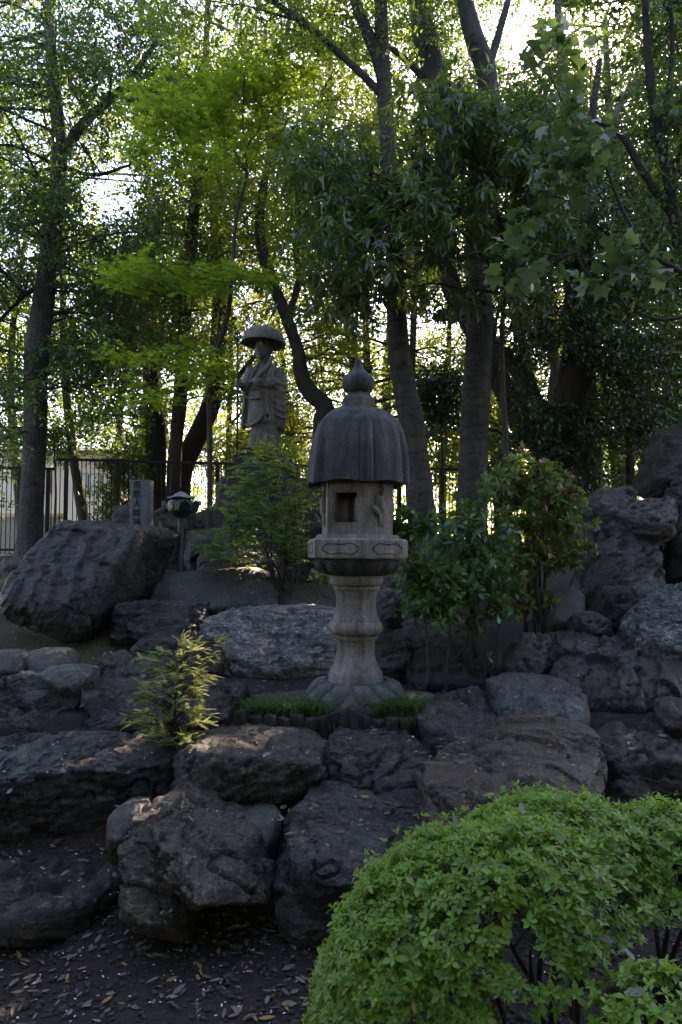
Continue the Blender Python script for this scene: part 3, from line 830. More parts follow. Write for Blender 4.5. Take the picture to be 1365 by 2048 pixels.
def build_lantern():
    D = 4.7
    k = D / F * 1.0
    base = P(711, 1398, D)
    zz = lambda y: P(711, y, D).z - base.z
    root = empty('stone_lantern', base, 'tall granite lantern with domed hexagonal roof and square fire window standing before the rocks', 'lantern')
    root.rotation_euler = (0, math.radians(0.6), 0)
    A = math.radians(-90 + 9)        # a corner of the hexagon turned just right of the viewer

    # lotus base
    mb = MB()
    mb.lathe([(101 * k, -0.03), (102 * k, 0.008), (99 * k, 0.018), (93 * k, zz(1384)), (84 * k, zz(1374)), (70 * k, zz(1365)), (58 * k, zz(1362)), (50 * k, zz(1361.5))], 64)
    lb = mb.build('lotus_base', M['granite_base'], root, True, 50)
    pt = None
    for i in range(12):
        a = math.radians(-90 + 8) + i * 2 * math.pi / 12
        if pt is None:
            m2 = MB(); V = []; Fc = []
            nu, nv = 12, 10
            for v in range(nv + 1):
                t = v / nv
                r0 = (60 + 40 * t) * k
                z0 = np.interp(t, [0, .25, .6, .82, 1], [zz(1362), zz(1365), zz(1374), zz(1384), zz(1394)]) - .001
                wmax = 0.235 * (0.55 + 0.45 * math.sin(math.pi * min(1, t * 0.9 + 0.25)))
                if t > .8: wmax *= math.sqrt(max(0, 1 - ((t - .8) / .2) ** 2)) * .8 + .2 * (1 - (t - .8) / .2)
                for u in range(nu + 1):
                    q = u / nu * 2 - 1
                    rim = 1.0 if 0.72 < abs(q) < 0.9 else 0.0
                    h = 0.026 * (1 - abs(q) ** 3) * math.sin(math.pi * (0.12 + 0.8 * t)) - 0.006 * (abs(q) < 0.06) * (t < .9) + .004 * rim
                    V.append(((r0 + h * .7) * math.cos(q * wmax), (r0 + h * .7) * math.sin(q * wmax), z0 + h))
            for v in range(nv):
                for u in range(nu):
                    i0 = v * (nu + 1) + u
                    Fc.append((i0, i0 + nu + 1, i0 + nu + 2, i0 + 1))
            m2.add(V, Fc)
            pt = m2.build('petal', M['granite_base'], lb, True)
            pt.rotation_euler.z = a
        else:
            c = pt.copy(); COL.objects.link(c); c.parent = lb; c.rotation_euler.z = a
    # shaft with rings
    prof = [(1362, 52), (1361, 53.5), (1345, 53), (1338, 50), (1334, 47), (1322, 42), (1308, 38), (1295, 37), (1280, 38.5), (1277, 40), (1276, 44), (1270, 45), (1268.5, 43), (1267, 47), (1262, 52), (1254, 53.5), (1246, 52), (1242.5, 49), (1242, 46.5),
            (1233, 45.5), (1226, 42), (1212, 39.5), (1196, 39.5), (1184, 42), (1179, 44), (1178, 46), (1172, 47), (1171, 45.5), (1169.5, 47), (1168, 51), (1160, 53.5), (1152, 53), (1149, 51)]
    sh = MB().lathe([(r * k, zz(y)) for y, r in prof], 56).build('shaft', M['granite'], root, True, 35)
    stone_noise(sh, 0.0022, 45)
    # lotus bracket under the platform
    lp = MB().lathe([(50 * k, zz(1150)), (56 * k, zz(1148)), (66 * k, zz(1143)), (76 * k, zz(1133)), (84 * k, zz(1120)), (82 * k, zz(1117))], 48, rot=A, poly=None).build('lotus_bracket', M['granite_roof'], root, True, 40)  # stained dark granite here also carries the shading under the platform, petals too
    pt = None
    for i in range(12):
        a = A + math.radians(15) + i * 2 * math.pi / 12
        if pt is None:
            V = []; Fc = []; nu, nv = 10, 8
            for v in range(nv + 1):
                t = v / nv
                r0 = (52 + 33 * t ** .8) * k
                z0 = np.interp(t, [0, .4, 1], [zz(1149), zz(1138), zz(1120)])
                for u in range(nu + 1):
                    q = u / nu * 2 - 1
                    ww = 0.24 * math.sqrt(max(0.02, 1 - max(0, (t - .55) / .45) ** 2 * .85))
                    h = 0.028 * math.sqrt(max(0, 1 - q * q)) * math.sin(math.pi * (.1 + .8 * t)) + .004 * (abs(q) > .75)
                    V.append(((r0 + h) * math.cos(q * ww), (r0 + h) * math.sin(q * ww), z0 - h * .6))
            for v in range(nv):
                for u in range(nu):
                    i0 = v * (nu + 1) + u
                    Fc.append((i0, i0 + nu + 1, i0 + nu + 2, i0 + 1))
            m2 = MB(); m2.add(V, Fc)
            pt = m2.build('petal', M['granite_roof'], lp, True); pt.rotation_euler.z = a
        else:
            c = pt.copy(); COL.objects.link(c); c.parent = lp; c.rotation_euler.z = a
    # hexagonal platform with carved cloud panels
    pl = MB()
    pl.lathe([(104 * k, zz(1116.5)), (106 * k, zz(1113)), (106 * k, zz(1082)), (103 * k, zz(1079.5)), (90 * k, zz(1077)), (86 * k, zz(1070)), (70 * k, zz(1070))], 60, rot=A, poly=6)
    po = pl.build('platform', M['granite'], root, True, 25)
    stone_noise(po, 0.0015, 40)
    for i in range(6):
        a = A + math.radians(30) + i * math.pi / 3
        apo = 106 * k * math.cos(math.pi / 6) + 0.001
        pts = []
        for t in np.linspace(0, 1, 49):
            th = t * 2 * math.pi
            x = 0.118 * math.copysign(abs(math.cos(th)) ** .7, math.cos(th))
            z = 0.033 * math.copysign(abs(math.sin(th)) ** .8, math.sin(th)) * (1 + .18 * math.cos(6 * th)) 
            pts.append((x, z))
        zc = (zz(1113) + zz(1082)) / 2
        ca, sa = math.cos(a), math.sin(a)
        P3 = [(apo * ca - x * sa, apo * sa + x * ca, zc + z) for x, z in pts]
        c = MB().tube(P3, 0.0035, 5, False).build('carved_cloud', M['granite_roof'], po, True)
        c['label'] = 'carved cloud outline on the platform side'
    # fire box: six walls, window openings on two of them
    fb = bpy.data.objects.new('fire_box', None); COL.objects.link(fb); fb.parent = root
    R = 75 * k; z0, z1 = zz(1070.5), zz(955)
    apo = R * math.cos(math.pi / 6); half = R / 2; H = z1 - z0
    for i in range(6):
        a = A - math.radians(30) + i * math.pi / 3
        m2 = MB()
        if i in (0, 3):
            wx, wz0, wz1 = half * 0.60, H * 0.20, H * 0.70
            th = 0.045
            for (xa, xb, za, zb, pr) in ((-half, -wx - .014, 0, H, 0), (wx + .014, half, 0, H, 0), (-wx - .014, wx + .014, 0, wz0 - .02, 0), (-wx - .014, wx + .014, wz1 + .012, H, 0),
                                     (-wx - .014, -wx, wz0 - .02, wz1 + .012, -.008), (wx, wx + .014, wz0 - .02, wz1 + .012, -.008), (-wx, wx, wz0 - .02, wz0, -.008), (-wx, wx, wz1, wz1 + .012, -.008)):
                xs = (xa + xb) / 2; zs = (za + zb) / 2
                m2.box((apo - th / 2 + pr, xs, z0 + zs), (th, xb - xa, zb - za))
        else:
            m2.box((apo - .0225, 0, z0 + H / 2), (0.045, 2 * half - .001, H))
        w = m2.build('wall', M['granite'], fb); w.rotation_euler.z = a
        if i in (1, 5, 2, 4):        # carved bird in relief
            m3 = bmesh.new()
            def blob(c, s, rx=0):
                q = bmesh.ops.create_icosphere(m3, subdivisions=2, radius=1)
                bmesh.ops.scale(m3, vec=s, verts=q['verts'])
                bmesh.ops.rotate(m3, matrix=Matrix.Rotation(rx, 3, 'X'), verts=q['verts'])
                bmesh.ops.translate(m3, vec=c, verts=q['verts'])
            zc = z0 + H * .52
            blob((apo, 0.005, zc), (.036, .038, .066), .35)
            blob((apo, -0.030, zc - .045), (.030, .024, .052), .8)
            blob((apo, 0.028, zc + .07), (.026, .013, .045), -.3)
            blob((apo, 0.018, zc + .115), (.026, .022, .015), .2)
            blob((apo, -0.006, zc + .112), (.008, .025, .006), .5)
            blob((apo, 0.004, zc - .10), (.016, .006, .055), 0)
            blob((apo, 0.022, zc - .10), (.016, .006, .055), .1)
            bmm = bpy.data.meshes.new('carved_bird'); m3.to_mesh(bmm); m3.free()
            bmm = remeshed(bmm, 0.006, 2)
            bmm.materials.clear(); bmm.polygons.foreach_set('use_smooth', np.ones(len(bmm.polygons), bool))
            bo = link('carved_bird', bmm, M['granite'], fb); bo.rotation_euler.z = a
    flo = MB().lathe([(R * .93, z0 + .001), (R * .93, z0 + .03)], 36, rot=A, poly=6).build('floor', M['granite'], fb)
    # roof: hexagonal dome with rounded corner ribs
    prof = [(38, 817), (54, 822), (70, 831), (88, 849), (98, 874), (104, 905), (107, 940), (108.5, 966)]
    ys = np.array([p[1] for p in prof]); rs = np.array([p[0] for p in prof])
    n = 180
    V = []; Fc = []
    yy = np.concatenate([np.linspace(817, 870, 14), np.linspace(880, 966, 12)])
    for y in yy:
        r = np.interp(y, ys, rs) * k
        for i in range(n):
            a = 2 * math.pi * i / n
            s = math.pi / 3
            q = ((a) % s) - s / 2
            hexr = r * math.cos(s / 2) / math.cos(q)
            rr = hexr * 0.72 + r * 0.97 * 0.28
            dc = min(a % s, s - a % s) * r           # distance along the surface from a corner
            t = min(1, max(0, (y - 835) / 60))
            rib = 0.010 * math.exp(-((dc - 0.021) / 0.011) ** 2) + 0.006 * math.exp(-(dc / 0.006) ** 2)
            groove = -0.009 * math.exp(-((dc - 0.047) / 0.006) ** 2)
            drop = -0.018 * (0.5 + .5 * math.cos(6 * a)) * max(0, (y - 930) / 36)
            rr += t * (rib + groove)
            V.append((rr * math.cos(a + A), rr * math.sin(a + A), zz(y) + drop))
    m = len(yy)
    for kk in range(m - 1):
        for i in range(n):
            j = (i + 1) % n
            Fc.append((kk * n + i, (kk + 1) * n + i, (kk + 1) * n + j, kk * n + j))
    # underside
    last = (m - 1) * n
    V2 = []
    for (f, dz) in ((0.93, -0.012), (0.72, 0.035), (0.3, 0.04)):
        for i in range(n):
            x, y, z = V[last + i]
            V2.append((x * f, y * f, zz(966) + dz))
    V += V2
    for q in range(3):
        for i in range(n):
            j = (i + 1) % n
            Fc.append((last + q * n + i, last + (q + 1) * n + i, last + (q + 1) * n + j, last + q * n + j))
    Fc.append(tuple(last + 3 * n + i for i in range(n)))
    Fc.append(tuple(range(n)))
    mr = MB(); mr.add(V, Fc)
    ro = mr.build('roof', M['granite_roof'], root, True, 50)
    stone_noise(ro, 0.0028, 30)
    # neck and jewel
    nb = MB().lathe([(30 * k, zz(819)), (35 * k, zz(818)), (35.5 * k, zz(800)), (33 * k, zz(797)), (27 * k, zz(794)), (23 * k, zz(786))], 48, rot=A, poly=6).build('neck_block', M['granite_base'], root, True, 30)
    jw = MB().lathe([(20 * k, zz(787.5)), (26 * k, zz(784)), (32 * k, zz(776)), (34 * k, zz(766)), (32 * k, zz(757)), (25 * k, zz(750)), (17 * k, zz(745)), (11 * k, zz(737)), (8 * k, zz(728)), (6.5 * k, zz(721)), (3 * k, zz(719.5))], 40).build('jewel_finial', M['granite_roof'], root, True)
    stone_noise(jw, 0.003, 30)


build_lantern()
rock('plinth_stone', 'flat irregular plinth slab beneath the lantern base', [[(520, 1390, 4.9), (560, 1380, 5.1), (640, 1376, 5.2), (800, 1376, 5.2), (860, 1386, 4.9), (850, 1402, 4.6), (740, 1416, 4.40), (660, 1416, 4.40), (545, 1402, 4.6)]], 'smooth', D=4.6, bulge=0, thick=.02, sink=.12, seed=201, rough=.3, strata=.1, facet=.15, cat='stone', vox=.018)

# log edging
lx = [(483, 1421, 24), (512, 1432, 27), (541, 1430, 26), (569, 1436, 26), (596, 1430, 27), (622, 1436, 22), (645, 1433, 22), (672, 1424, 19), (699, 1417, 29), (729, 1432, 22), (755, 1440, 27), (784, 1436, 24), (810, 1438, 24), (836, 1434, 22)]
for i, (x, y, w) in enumerate(lx):
    d = 4.27 + 0.03 * math.sin(i * 2.1)
    t = P(x, y, d); r = PX(w, d) / 2 * 0.98
    zb = P(x, 1470, d).z - 0.04
    hh = t.z - zb
    V, Fc = tube_arrays([(0, 0, hh * q) for q in (0, .2, .4, .6, .8, .97, 1.0)], [r * 1.03, r, r, r * 1.01, r, r * .97, r * .86], 18, True, 0.10, i * 7.7)
    V = np.asarray(V)
    V[:, 2] += (V[:, 2] > hh * .9) * (0.006 * np.sin(V[:, 0] * 90 + i))
    mb = MB(); mb.add(V, Fc)
    names = ['leftmost and tallest', 'second', 'third', 'fourth', 'fifth', 'sixth', 'seventh', 'eighth', 'ninth', 'tenth', 'eleventh', 'twelfth', 'thirteenth', 'last, rightmost']
    lab = 'weathered short log post in the edging below the lantern, %s from the left' % names[i]
    if i == 0: lab = 'weathered dark log post, leftmost of the edging below the lantern'
    if i == 8: lab = 'thickest log post of the edging, ninth from left, right below the lantern'
    if i == 13: lab = 'weathered log post, rightmost of the edging, beside the split boulder'
    o = mb.build('log_post', M['logwood'], None, True, 50, loc=(t.x, d, zb))
    tag(o, lab, 'log post', 'short log posts edging the lantern terrace')

# ------------------------------------------------------------------ monk statue
def build_statue():
    D = 10.0
    k = D / F
    cx = 528
    foot = P(cx, 900, D)
    zz = lambda y: P(cx, y, D).z - foot.z
    xx = lambda x: (x - cx) * k
    root = empty('monk_statue', foot, 'dark stone statue of a standing monk in a wide dome hat holding staff and bowl', 'statue')
    root['kind'] = 'thing'
    bm = bmesh.new()

    def loft(secs, n=48, fold=None):
        """secs: (y, xl, xr, depth front, depth back)"""
        rings = []
        for (y, xl, xr, df, db) in secs:
            c = (xx(xl) + xx(xr)) / 2; a = (xx(xr) - xx(xl)) / 2
            ring = []
            for i in range(n):
                th = 2 * math.pi * i / n
                cs, sn = math.cos(th), math.sin(th)
                e = 0.8
                x = a * math.copysign(abs(cs) ** e, cs); yv = (df if sn < 0 else db) * math.copysign(abs(sn) ** e, sn)
                if fold:
                    f = fold(th, y)
                    x *= 1 + f; yv *= 1 + f * 1.5
                ring.append(bm.verts.new((c + x, yv, zz(y))))
            rings.append(ring)
        for r0, r1 in zip(rings[:-1], rings[1:]):
            for i in range(n):
                j = (i + 1) % n
                bm.faces.new((r0[i], r0[j], r1[j], r1[i]))
        bm.faces.new(rings[0][::-1]); bm.faces.new(rings[-1])

    def blob(c, s, rot=None):
        q = bmesh.ops.create_icosphere(bm, subdivisions=3, radius=1)
        bmesh.ops.scale(bm, vec=s, verts=q['verts'])
        if rot: bmesh.ops.rotate(bm, matrix=Matrix.Rotation(rot[0], 3, rot[1]), verts=q['verts'])
        bmesh.ops.translate(bm, vec=c, verts=q['verts'])

    def limb(pts, rad, n=12):
        V, Fc = tube_arrays(catmull(pts, 4), np.interp(np.linspace(0, 1, (len(pts) - 1) * 4 + 1), np.linspace(0, 1, len(rad)), rad), n)
        vs = [bm.verts.new(v) for v in V]
        for f in Fc: bm.faces.new([vs[i] for i in f])

    pleat = lambda th, y: 0.045 * math.sin(th * 17 + 1.5 * math.sin(y * .05)) * min(1, max(0, (y - 840) / 20)) + .012 * math.sin(th * 9 + y * .08)
    loft([(899, 501, 556, .15, .15), (896, 496, 562, .20, .18), (880, 499, 560, .20, .18), (858, 503, 558, .21, .19), (845, 505, 556, .21, .19)][::-1], 96, pleat)
    # feet
    blob((xx(514), -.16, zz(903)), (.06, .13, .04)); blob((xx(540), -.15, zz(903)), (.06, .13, .04))
    # robe over the hips, then chest
    wrap = lambda th, y: .012 * math.sin(th * 5 + y * .09)
    loft([(728, 516, 541, .08, .10), (733, 508, 552, .12, .14), (741, 502, 562, .16, .17), (755, 498, 566, .19, .18), (775, 496, 566, .20, .19), (800, 496, 563, .22, .19), (825, 495, 561, .23, .2), (848, 494, 560, .235, .2), (852, 496, 559, .21, .19)], 64, wrap)
    # overlapping robe hem
    limb([(xx(494), -.17, zz(853)), (xx(506), -.24, zz(856)), (xx(520), -.26, zz(848)), (xx(528), -.25, zz(838)), (xx(536), -.22, zz(836))], [.018, .03, .032, .028, .015])
    # apron panel and its lower edge
    limb([(xx(494), -.20, zz(801)), (xx(508), -.235, zz(804)), (xx(524), -.235, zz(802))], [.014, .02, .014])
    limb([(xx(494), -.19, zz(784)), (xx(508), -.225, zz(786)), (xx(522), -.225, zz(784))], [.008, .010, .008])
    # collar folds
    limb([(xx(524), -.09, zz(716)), (xx(517), -.14, zz(735)), (xx(508), -.19, zz(755)), (xx(502), -.20, zz(770))], [.022, .022, .02, .016])
    limb([(xx(546), -.09, zz(716)), (xx(540), -.15, zz(735)), (xx(527), -.205, zz(752)), (xx(512), -.215, zz(765)), (xx(502), -.20, zz(772))], [.026, .026, .024, .022, .016])
    limb([(xx(548), -.13, zz(735)), (xx(543), -.2, zz(752)), (xx(541), -.22, zz(772)), (xx(539), -.235, zz(800)), (xx(541), -.24, zz(838))], [.02, .02, .018, .018, .02])
    limb([(xx(553), -.10, zz(728)), (xx(550), -.19, zz(750)), (xx(547), -.21, zz(768))], [.02, .016, .014])
    # right-hand sleeve hanging in folds
    slv = lambda th, y: .05 * math.sin(th * 7 + y * .1) * min(1, max(0, (y - 765) / 30))
    loft([(738, 549, 566, .10, .12), (750, 546, 571, .14, .15), (768, 541, 573, .18, .17), (790, 540, 573, .2, .17), (815, 543, 573, .19, .16), (840, 548, 572, .17, .14), (858, 552, 570, .14, .12), (864, 558, 568, .08, .08)], 48, slv)
    for q in range(6):
        y = 772 + q * 13
        limb([(xx(549), -.19, zz(y - 6)), (xx(560), -.19, zz(y)), (xx(570), -.14, zz(y + 3)), (xx(574), -.02, zz(y - 4))], [.008, .016, .018, .012])
    limb([(xx(552), -.14, zz(766)), (xx(541), -.24, zz(775)), (xx(531), -.30, zz(781))], [.075, .065, .045])
    # left-hand arm to the staff with its hanging sleeve
    limb([(xx(505), -.06, zz(742)), (xx(497), -.10, zz(765)), (xx(492), -.16, zz(778)), (xx(484), -.23, zz(777))], [.09, .085, .06, .042])
    loft([(770, 487, 500, .12, .08), (785, 486, 499, .15, .08), (810, 485, 497, .15, .08), (835, 483, 495, .13, .07), (852, 482, 493, .10, .06), (858, 484, 491, .05, .04)], 32, slv)
    # neck, head and face, turned slightly to the left
    limb([(xx(529), 0, zz(735)), (xx(528), -.02, zz(712))], [.085, .075])
    hx, hz = xx(526.5), zz(702)
    blob((hx, -.03, hz), (.118, .135, .155))
    blob((hx - .01, -.07, hz - .065), (.085, .085, .075))
    tw = lambda x, y, z: (hx + x * .94 + y * .30, -.03 + y * .94 - x * .3, hz + z)
    blob(tw(0, -.145, -.015), (.016, .028, .036)); blob(tw(0, -.155, -.03), (.024, .02, .013))
    blob(tw(-.05, -.115, .012), (.03, .02, .011)); blob(tw(.05, -.115, .012), (.03, .02, .011))
    blob(tw(-.05, -.118, .037), (.036, .02, .008)); blob(tw(.05, -.118, .037), (.036, .02, .008))
    blob(tw(0, -.135, -.068), (.034, .018, .008)); blob(tw(0, -.132, -.082), (.028, .018, .008)); blob(tw(0, -.115, -.115), (.035, .025, .022))
    blob(tw(-.125, 0, -.01), (.018, .03, .055)); blob(tw(.125, 0, -.01), (.018, .03, .055))
    # hand round the staff: palm and curled fingers
    sx = xx(480)
    blob((sx + .030, -.245, zz(777)), (.035, .04, .05))
    for q in range(4):
        z = zz(771.5 + q * 3.4)
        limb([(sx + .035, -.27, z), (sx + .01, -.302, z), (sx - .026, -.292, z), (sx - .033, -.255, z), (sx - .01, -.235, z)], [.0125, .0125, .012, .011, .009], 8)
    limb([(sx + .03, -.235, zz(774)), (sx + .012, -.215, zz(770)), (sx - .014, -.225, zz(768))], [.015, .013, .010], 8)
    # hand under the bowl: palm and fingers
    bx, bz = xx(523), zz(780)
    blob((bx + .03, -.315, bz - .012), (.06, .05, .022))
    for q in range(4):
        y = -.285 - q * .024
        limb([(bx + .02, y, bz - .01), (bx - .035, y - .01, bz - .008), (bx - .07, y - .008, bz + .012)], [.013, .012, .009], 8)
    limb([(bx + .06, -.33, bz), (bx + .055, -.365, bz + .03), (bx + .03, -.372, bz + .05)], [.016, .014, .010], 8)
    me = bpy.data.meshes.new('figure'); bm.to_mesh(me); bm.free()
    me = remeshed(me, 0.0095, 1)
    me.materials.clear()
    me.polygons.foreach_set('use_smooth', np.ones(len(me.polygons), bool))
    link('figure', me, M['statue'], root)
    # hat
    hz0 = zz(688)
    hat = MB().lathe([(.02, .228), (.10, .222), (.17, .20), (.23, .165), (.27, .115), (.295, .06), (.312, .0), (.308, -.012), (.29, -.002), (.27, .05), (.2, .11), (.05, .13)], 56)
    ho = hat.build('hat', M['statue'], root, True, 60, loc=(xx(527), -.03, hz0)); ho.rotation_euler = (math.radians(-2), math.radians(3.5), 0)
    stone_noise(ho, .004, 14)
    # staff with ring finial
    st = MB().tube([(sx, -.262, zz(905)), (sx, -.262, zz(780)), (sx - .004, -.262, zz(692))], .014, 10)
    so = st.build('staff', M['bronze'], root, True)
    ring = [(sx - .004 + .036 * math.sin(t), -.262, zz(684) + .055 * math.cos(t)) for t in np.linspace(0, 2 * math.pi, 25)]
    MB().tube(ring, .009, 6, False).tube([(sx - .004, -.262, zz(693)), (sx - .004, -.262, zz(672))], .010, 6).build('ring_finial', M['bronze'], so, True)
    for s in (-1, 1):
        rr = [(sx - .004 + s * .03 + .018 * math.cos(t), -.262 + .006 * math.sin(t), zz(688) + .024 * math.sin(t)) for t in np.linspace(0, 2 * math.pi, 13)]
        MB().tube(rr, .004, 5, False).build('loose_ring', M['bronze'], so, True)
    # alms bowl
    MB().lathe([(.03, -.05), (.06, -.04), (.082, -.005), (.085, .025), (.078, .042), (.07, .042), (.06, .03), (.02, .028)], 28).build('alms_bowl', M['statue'], root, True, 50, loc=(bx - .005, -.325, bz + .04))
    # prayer beads hanging from the wrist
    bead = None
    path = catmull([(xx(529), -.30, zz(783)), (xx(526.5), -.265, zz(800)), (xx(530), -.262, zz(819)), (xx(533), -.262, zz(822)), (xx(537), -.262, zz(814)), (xx(538), -.28, zz(795)), (xx(537), -.30, zz(781))], 7)
    for q in path:
        if bead is None:
            b2 = bmesh.new(); bmesh.ops.create_icosphere(b2, subdivisions=1, radius=.0115); mm = bpy.data.meshes.new('bead'); b2.to_mesh(mm); b2.free()
            mm.polygons.foreach_set('use_smooth', np.ones(len(mm.polygons), bool))
            bead = mm
        link('bead', bead, M['statue'], root, loc=tuple(q))
    tas = MB()
    for (x0, y0) in ((533, 826), (538, 840)):
        tas.tube(catmull([(xx(x0 - 4), -.262, zz(y0)), (xx(x0 - 3), -.27, zz(y0 + 7)), (xx(x0 + 2), -.27, zz(y0 + 9)), (xx(x0 + 6), -.268, zz(y0 + 5)), (xx(x0 + 6), -.26, zz(y0 - 2))], 4), .013, 7)
    tas.build('cord_loop', M['statue'], root, True)
    # pedestal
    MB().box((0, 0, -.06), (.60, .55, .11), 0, .02).box((0, 0.02, -.185), (.80, .75, .14), 0.05, .025).box((0, .1, -.50), (1.0, .95, .50), 0.05, .06).build('pedestal', M['dark'], root, True, 40)


build_statue()

# ------------------------------------------------------------------ stele and offertory bowl
def text_mesh(ch, size, depth=0.004):
    cu = bpy.data.curves.new('txt', 'FONT'); cu.body = ch; cu.size = size; cu.extrude = depth; cu.align_x = 'CENTER'; cu.align_y = 'CENTER'
    ob = bpy.data.objects.new('txt', cu); COL.objects.link(ob)
    dg = bpy.context.evaluated_depsgraph_get()
    me = bpy.data.meshes.new_from_object(ob.evaluated_get(dg))
    bpy.data.objects.remove(ob)
    me.materials.clear()
    return me


def build_stele():
    D = 8.4
    b = P(283, 1060, D); gz = tz(b.x, D) - .05
    top = P(283, 961, D).z
    h = top - gz; w = PX(40, D)
    root = empty('inscribed_stele', (b.x, D, gz), 'square grey stone pillar inscribed with a column of black characters before the fence', 'stele')
    root.rotation_euler.z = math.radians(-12)
    o = MB().box((0, 0, h / 2), (w, w * .62, h), 0, .012).build('pillar', M['stele'], root, True, 40)
    stone_noise(o, .003, 20)
    for i, ch in enumerate('南無大師遍照金剛'):
        y = 971 + i * 18.8
        z = P(283, y, D).z - gz
        if z < 0.12: break
        me = text_mesh(ch, PX(17.5, D), .003)
        c = link('character', me, M['ink'], root, loc=(-w * .10, -w * .31 - .004, z)); c.rotation_euler = (math.pi / 2, 0, 0)
        c.scale.x = 1.05


build_stele()


def build_offertory():
    D = 7.1
    g = P(361, 1150, D)
    k = D / F
    zz = lambda y: P(361, y, D).z - g.z
    gz = tz(g.x, D) - g.z - .05
    root = empty('offertory_stand', g, 'green bronze offertory bowl with a small pale cap on a slim post before the fence', 'offertory stand')
    MB().tube([(-.006, 0, gz), (-.003, 0, zz(1100)), (0, 0, zz(1030))], .0285, 16).build('post', M['post'], root, True, 50)
    R = 27 * k
    bo = MB().lathe([(R * .25, zz(1037)), (R * .5, zz(1034)), (R * .85, zz(1027)), (R * 1.02, zz(1016)), (R * .98, zz(1006)), (R * .88, zz(1001)), (R * .80, zz(1001)), (R * .7, zz(1010))], 40).build('bowl', M['bronze'], root, True, 50)
    # lotus leaf wings round the rim
    for i, a in enumerate([math.radians(12 + 40 * q) for q in range(9) if q not in (5, 6)]):
        V = []; Fc = []
        for v in range(7):
            t = v / 6
            for u in range(7):
                q = u / 6 * 2 - 1
                r = R * (1.0 + .34 * t); wd = R * .42 * math.sqrt(max(.03, 1 - t * t))
                V.append((r + .02 * q * q, q * wd, zz(1024) + (zz(1000) - zz(1024)) * (t ** .7) - .015 * q * q * t))
        for v in range(6):
            for u in range(6):
                i0 = v * 7 + u; Fc.append((i0, i0 + 7, i0 + 8, i0 + 1))
        m2 = MB(); m2.add(V, Fc)
        pe = m2.build('lotus_leaf', M['bronze'], root, True); pe.rotation_euler.z = a
        sm = pe.modifiers.new('s', 'SOLIDIFY'); sm.thickness = .008
    # cap on short struts
    V = []; Fc = []
    n = 32
    prof = [(.01, 983), (.25, 985), (.55, 990.5), (.8, 994.5), (1.0, 995), (1.0, 996.3), (.6, 993.5), (.1, 990)]
    for r, y in prof:
        for i in range(n):
            a = 2 * math.pi * i / n
            V.append((r * R * 1.02 * math.cos(a) * 1.0, r * R * 1.02 * math.sin(a), zz(y) + .004 * math.cos(4 * a) * r))
    for q in range(len(prof) - 1):
        for i in range(n):
            j = (i + 1) % n; Fc.append((q * n + i, (q + 1) * n + i, (q + 1) * n + j, q * n + j))
    m2 = MB(); m2.add(V, Fc); m2.build('cap', M['caps'], root, True, 40)
    for i in range(4):
        a = math.pi / 4 + i * math.pi / 2
        MB().tube([(R * .75 * math.cos(a), R * .75 * math.sin(a), zz(1003)), (R * .7 * math.cos(a), R * .7 * math.sin(a), zz(992.5))], .007, 6).build('strut', M['bronze'], root, True)
    for ch, a in (('浄', -128), ('財', -88)):
        me = text_mesh(ch, PX(15.5, D), .003)
        V, _ = verts_of(me)
        # wrap the letters on the curved side of the bowl
        rr = R * 1.015
        ar = math.radians(a)
        ang = ar + V[:, 0] / rr
        W = np.stack([(rr + V[:, 2]) * np.cos(ang), (rr + V[:, 2]) * np.sin(ang), zz(1015.5) + V[:, 1]], 1)
        me.vertices.foreach_set('co', W.astype(np.float32).ravel()); me.update()
        link('gold_character', me, M['gold'], bo)


build_offertory()

# ------------------------------------------------------------------ fences
def fence(name, label, A, B, zb, zt, post_every, first_post, gap=0.068):
    A = Vector(A); B = Vector(B)
    L = (B - A).length; d = (B - A) / L
    root = empty(name, (A.x, A.y, zb), label, 'fence')
    root.rotation_euler.z = math.atan2(d.y, d.x)
    H = zt - zb
    for z, s in ((H - .02, .045), (.10, .035)):
        MB().box((L / 2, 0, z), (L, .045, s), 0, .004).build('rail', M['fence'], root)
    bar = None
    n = int(L / gap)
    posts = [first_post + i * post_every for i in range(int((L - first_post) / post_every) + 1)]
    for i in range(n + 1):
        x = i * gap
        if any(abs(x - p) < .045 for p in posts): continue
        if bar is None:
            bar = MB().box((0, 0, H / 2), (.014, .014, H - .05)).build('bar', M['fence'], root, loc=(x, 0, 0))
        else:
            c = bar.copy(); COL.objects.link(c); c.parent = root; c.location = (x, 0, 0)
    po = None
    for p in posts:
        if po is None:
            po = MB().box((0, 0, H / 2 - .08), (.065, .065, H + .16), 0, .005).build('post', M['fence'], root, loc=(p, .03, 0))
        else:
            c = po.copy(); COL.objects.link(c); c.parent = root; c.location = (p, .03, 0)
    return root


a = P(113, 916, 12.0); b = P(930, 942, 13.6); c = P(1330, 948, 14.6)
zt = a.z
fence('metal_fence', 'long dark brown metal bar fence running behind the statue and stele', (a.x, a.y, 0), (b.x, 13.6, 0), zt - 1.62, zt, 0.83, 0.16)
fence('metal_fence', 'dark brown metal bar fence behind the reddish shrub and right-hand rocks', (b.x + .12, 13.64, 0), (c.x, 14.6, 0), zt - 1.62, zt - .03, 1.0, 0.3)
a2 = P(-260, 905, 11.2); b2 = P(111, 936, 11.9)
fence('metal_fence', 'lower dark metal bar fence section at the left edge', (a2.x, 11.2, 0), (b2.x, 11.9, 0), P(60, 1112, 11.6).z, b2.z, 1.5, 1.5 + ((P(97, 936, 11.87) - P(-260, 905, 11.2)).xy.length % 1.5) - 1.5)
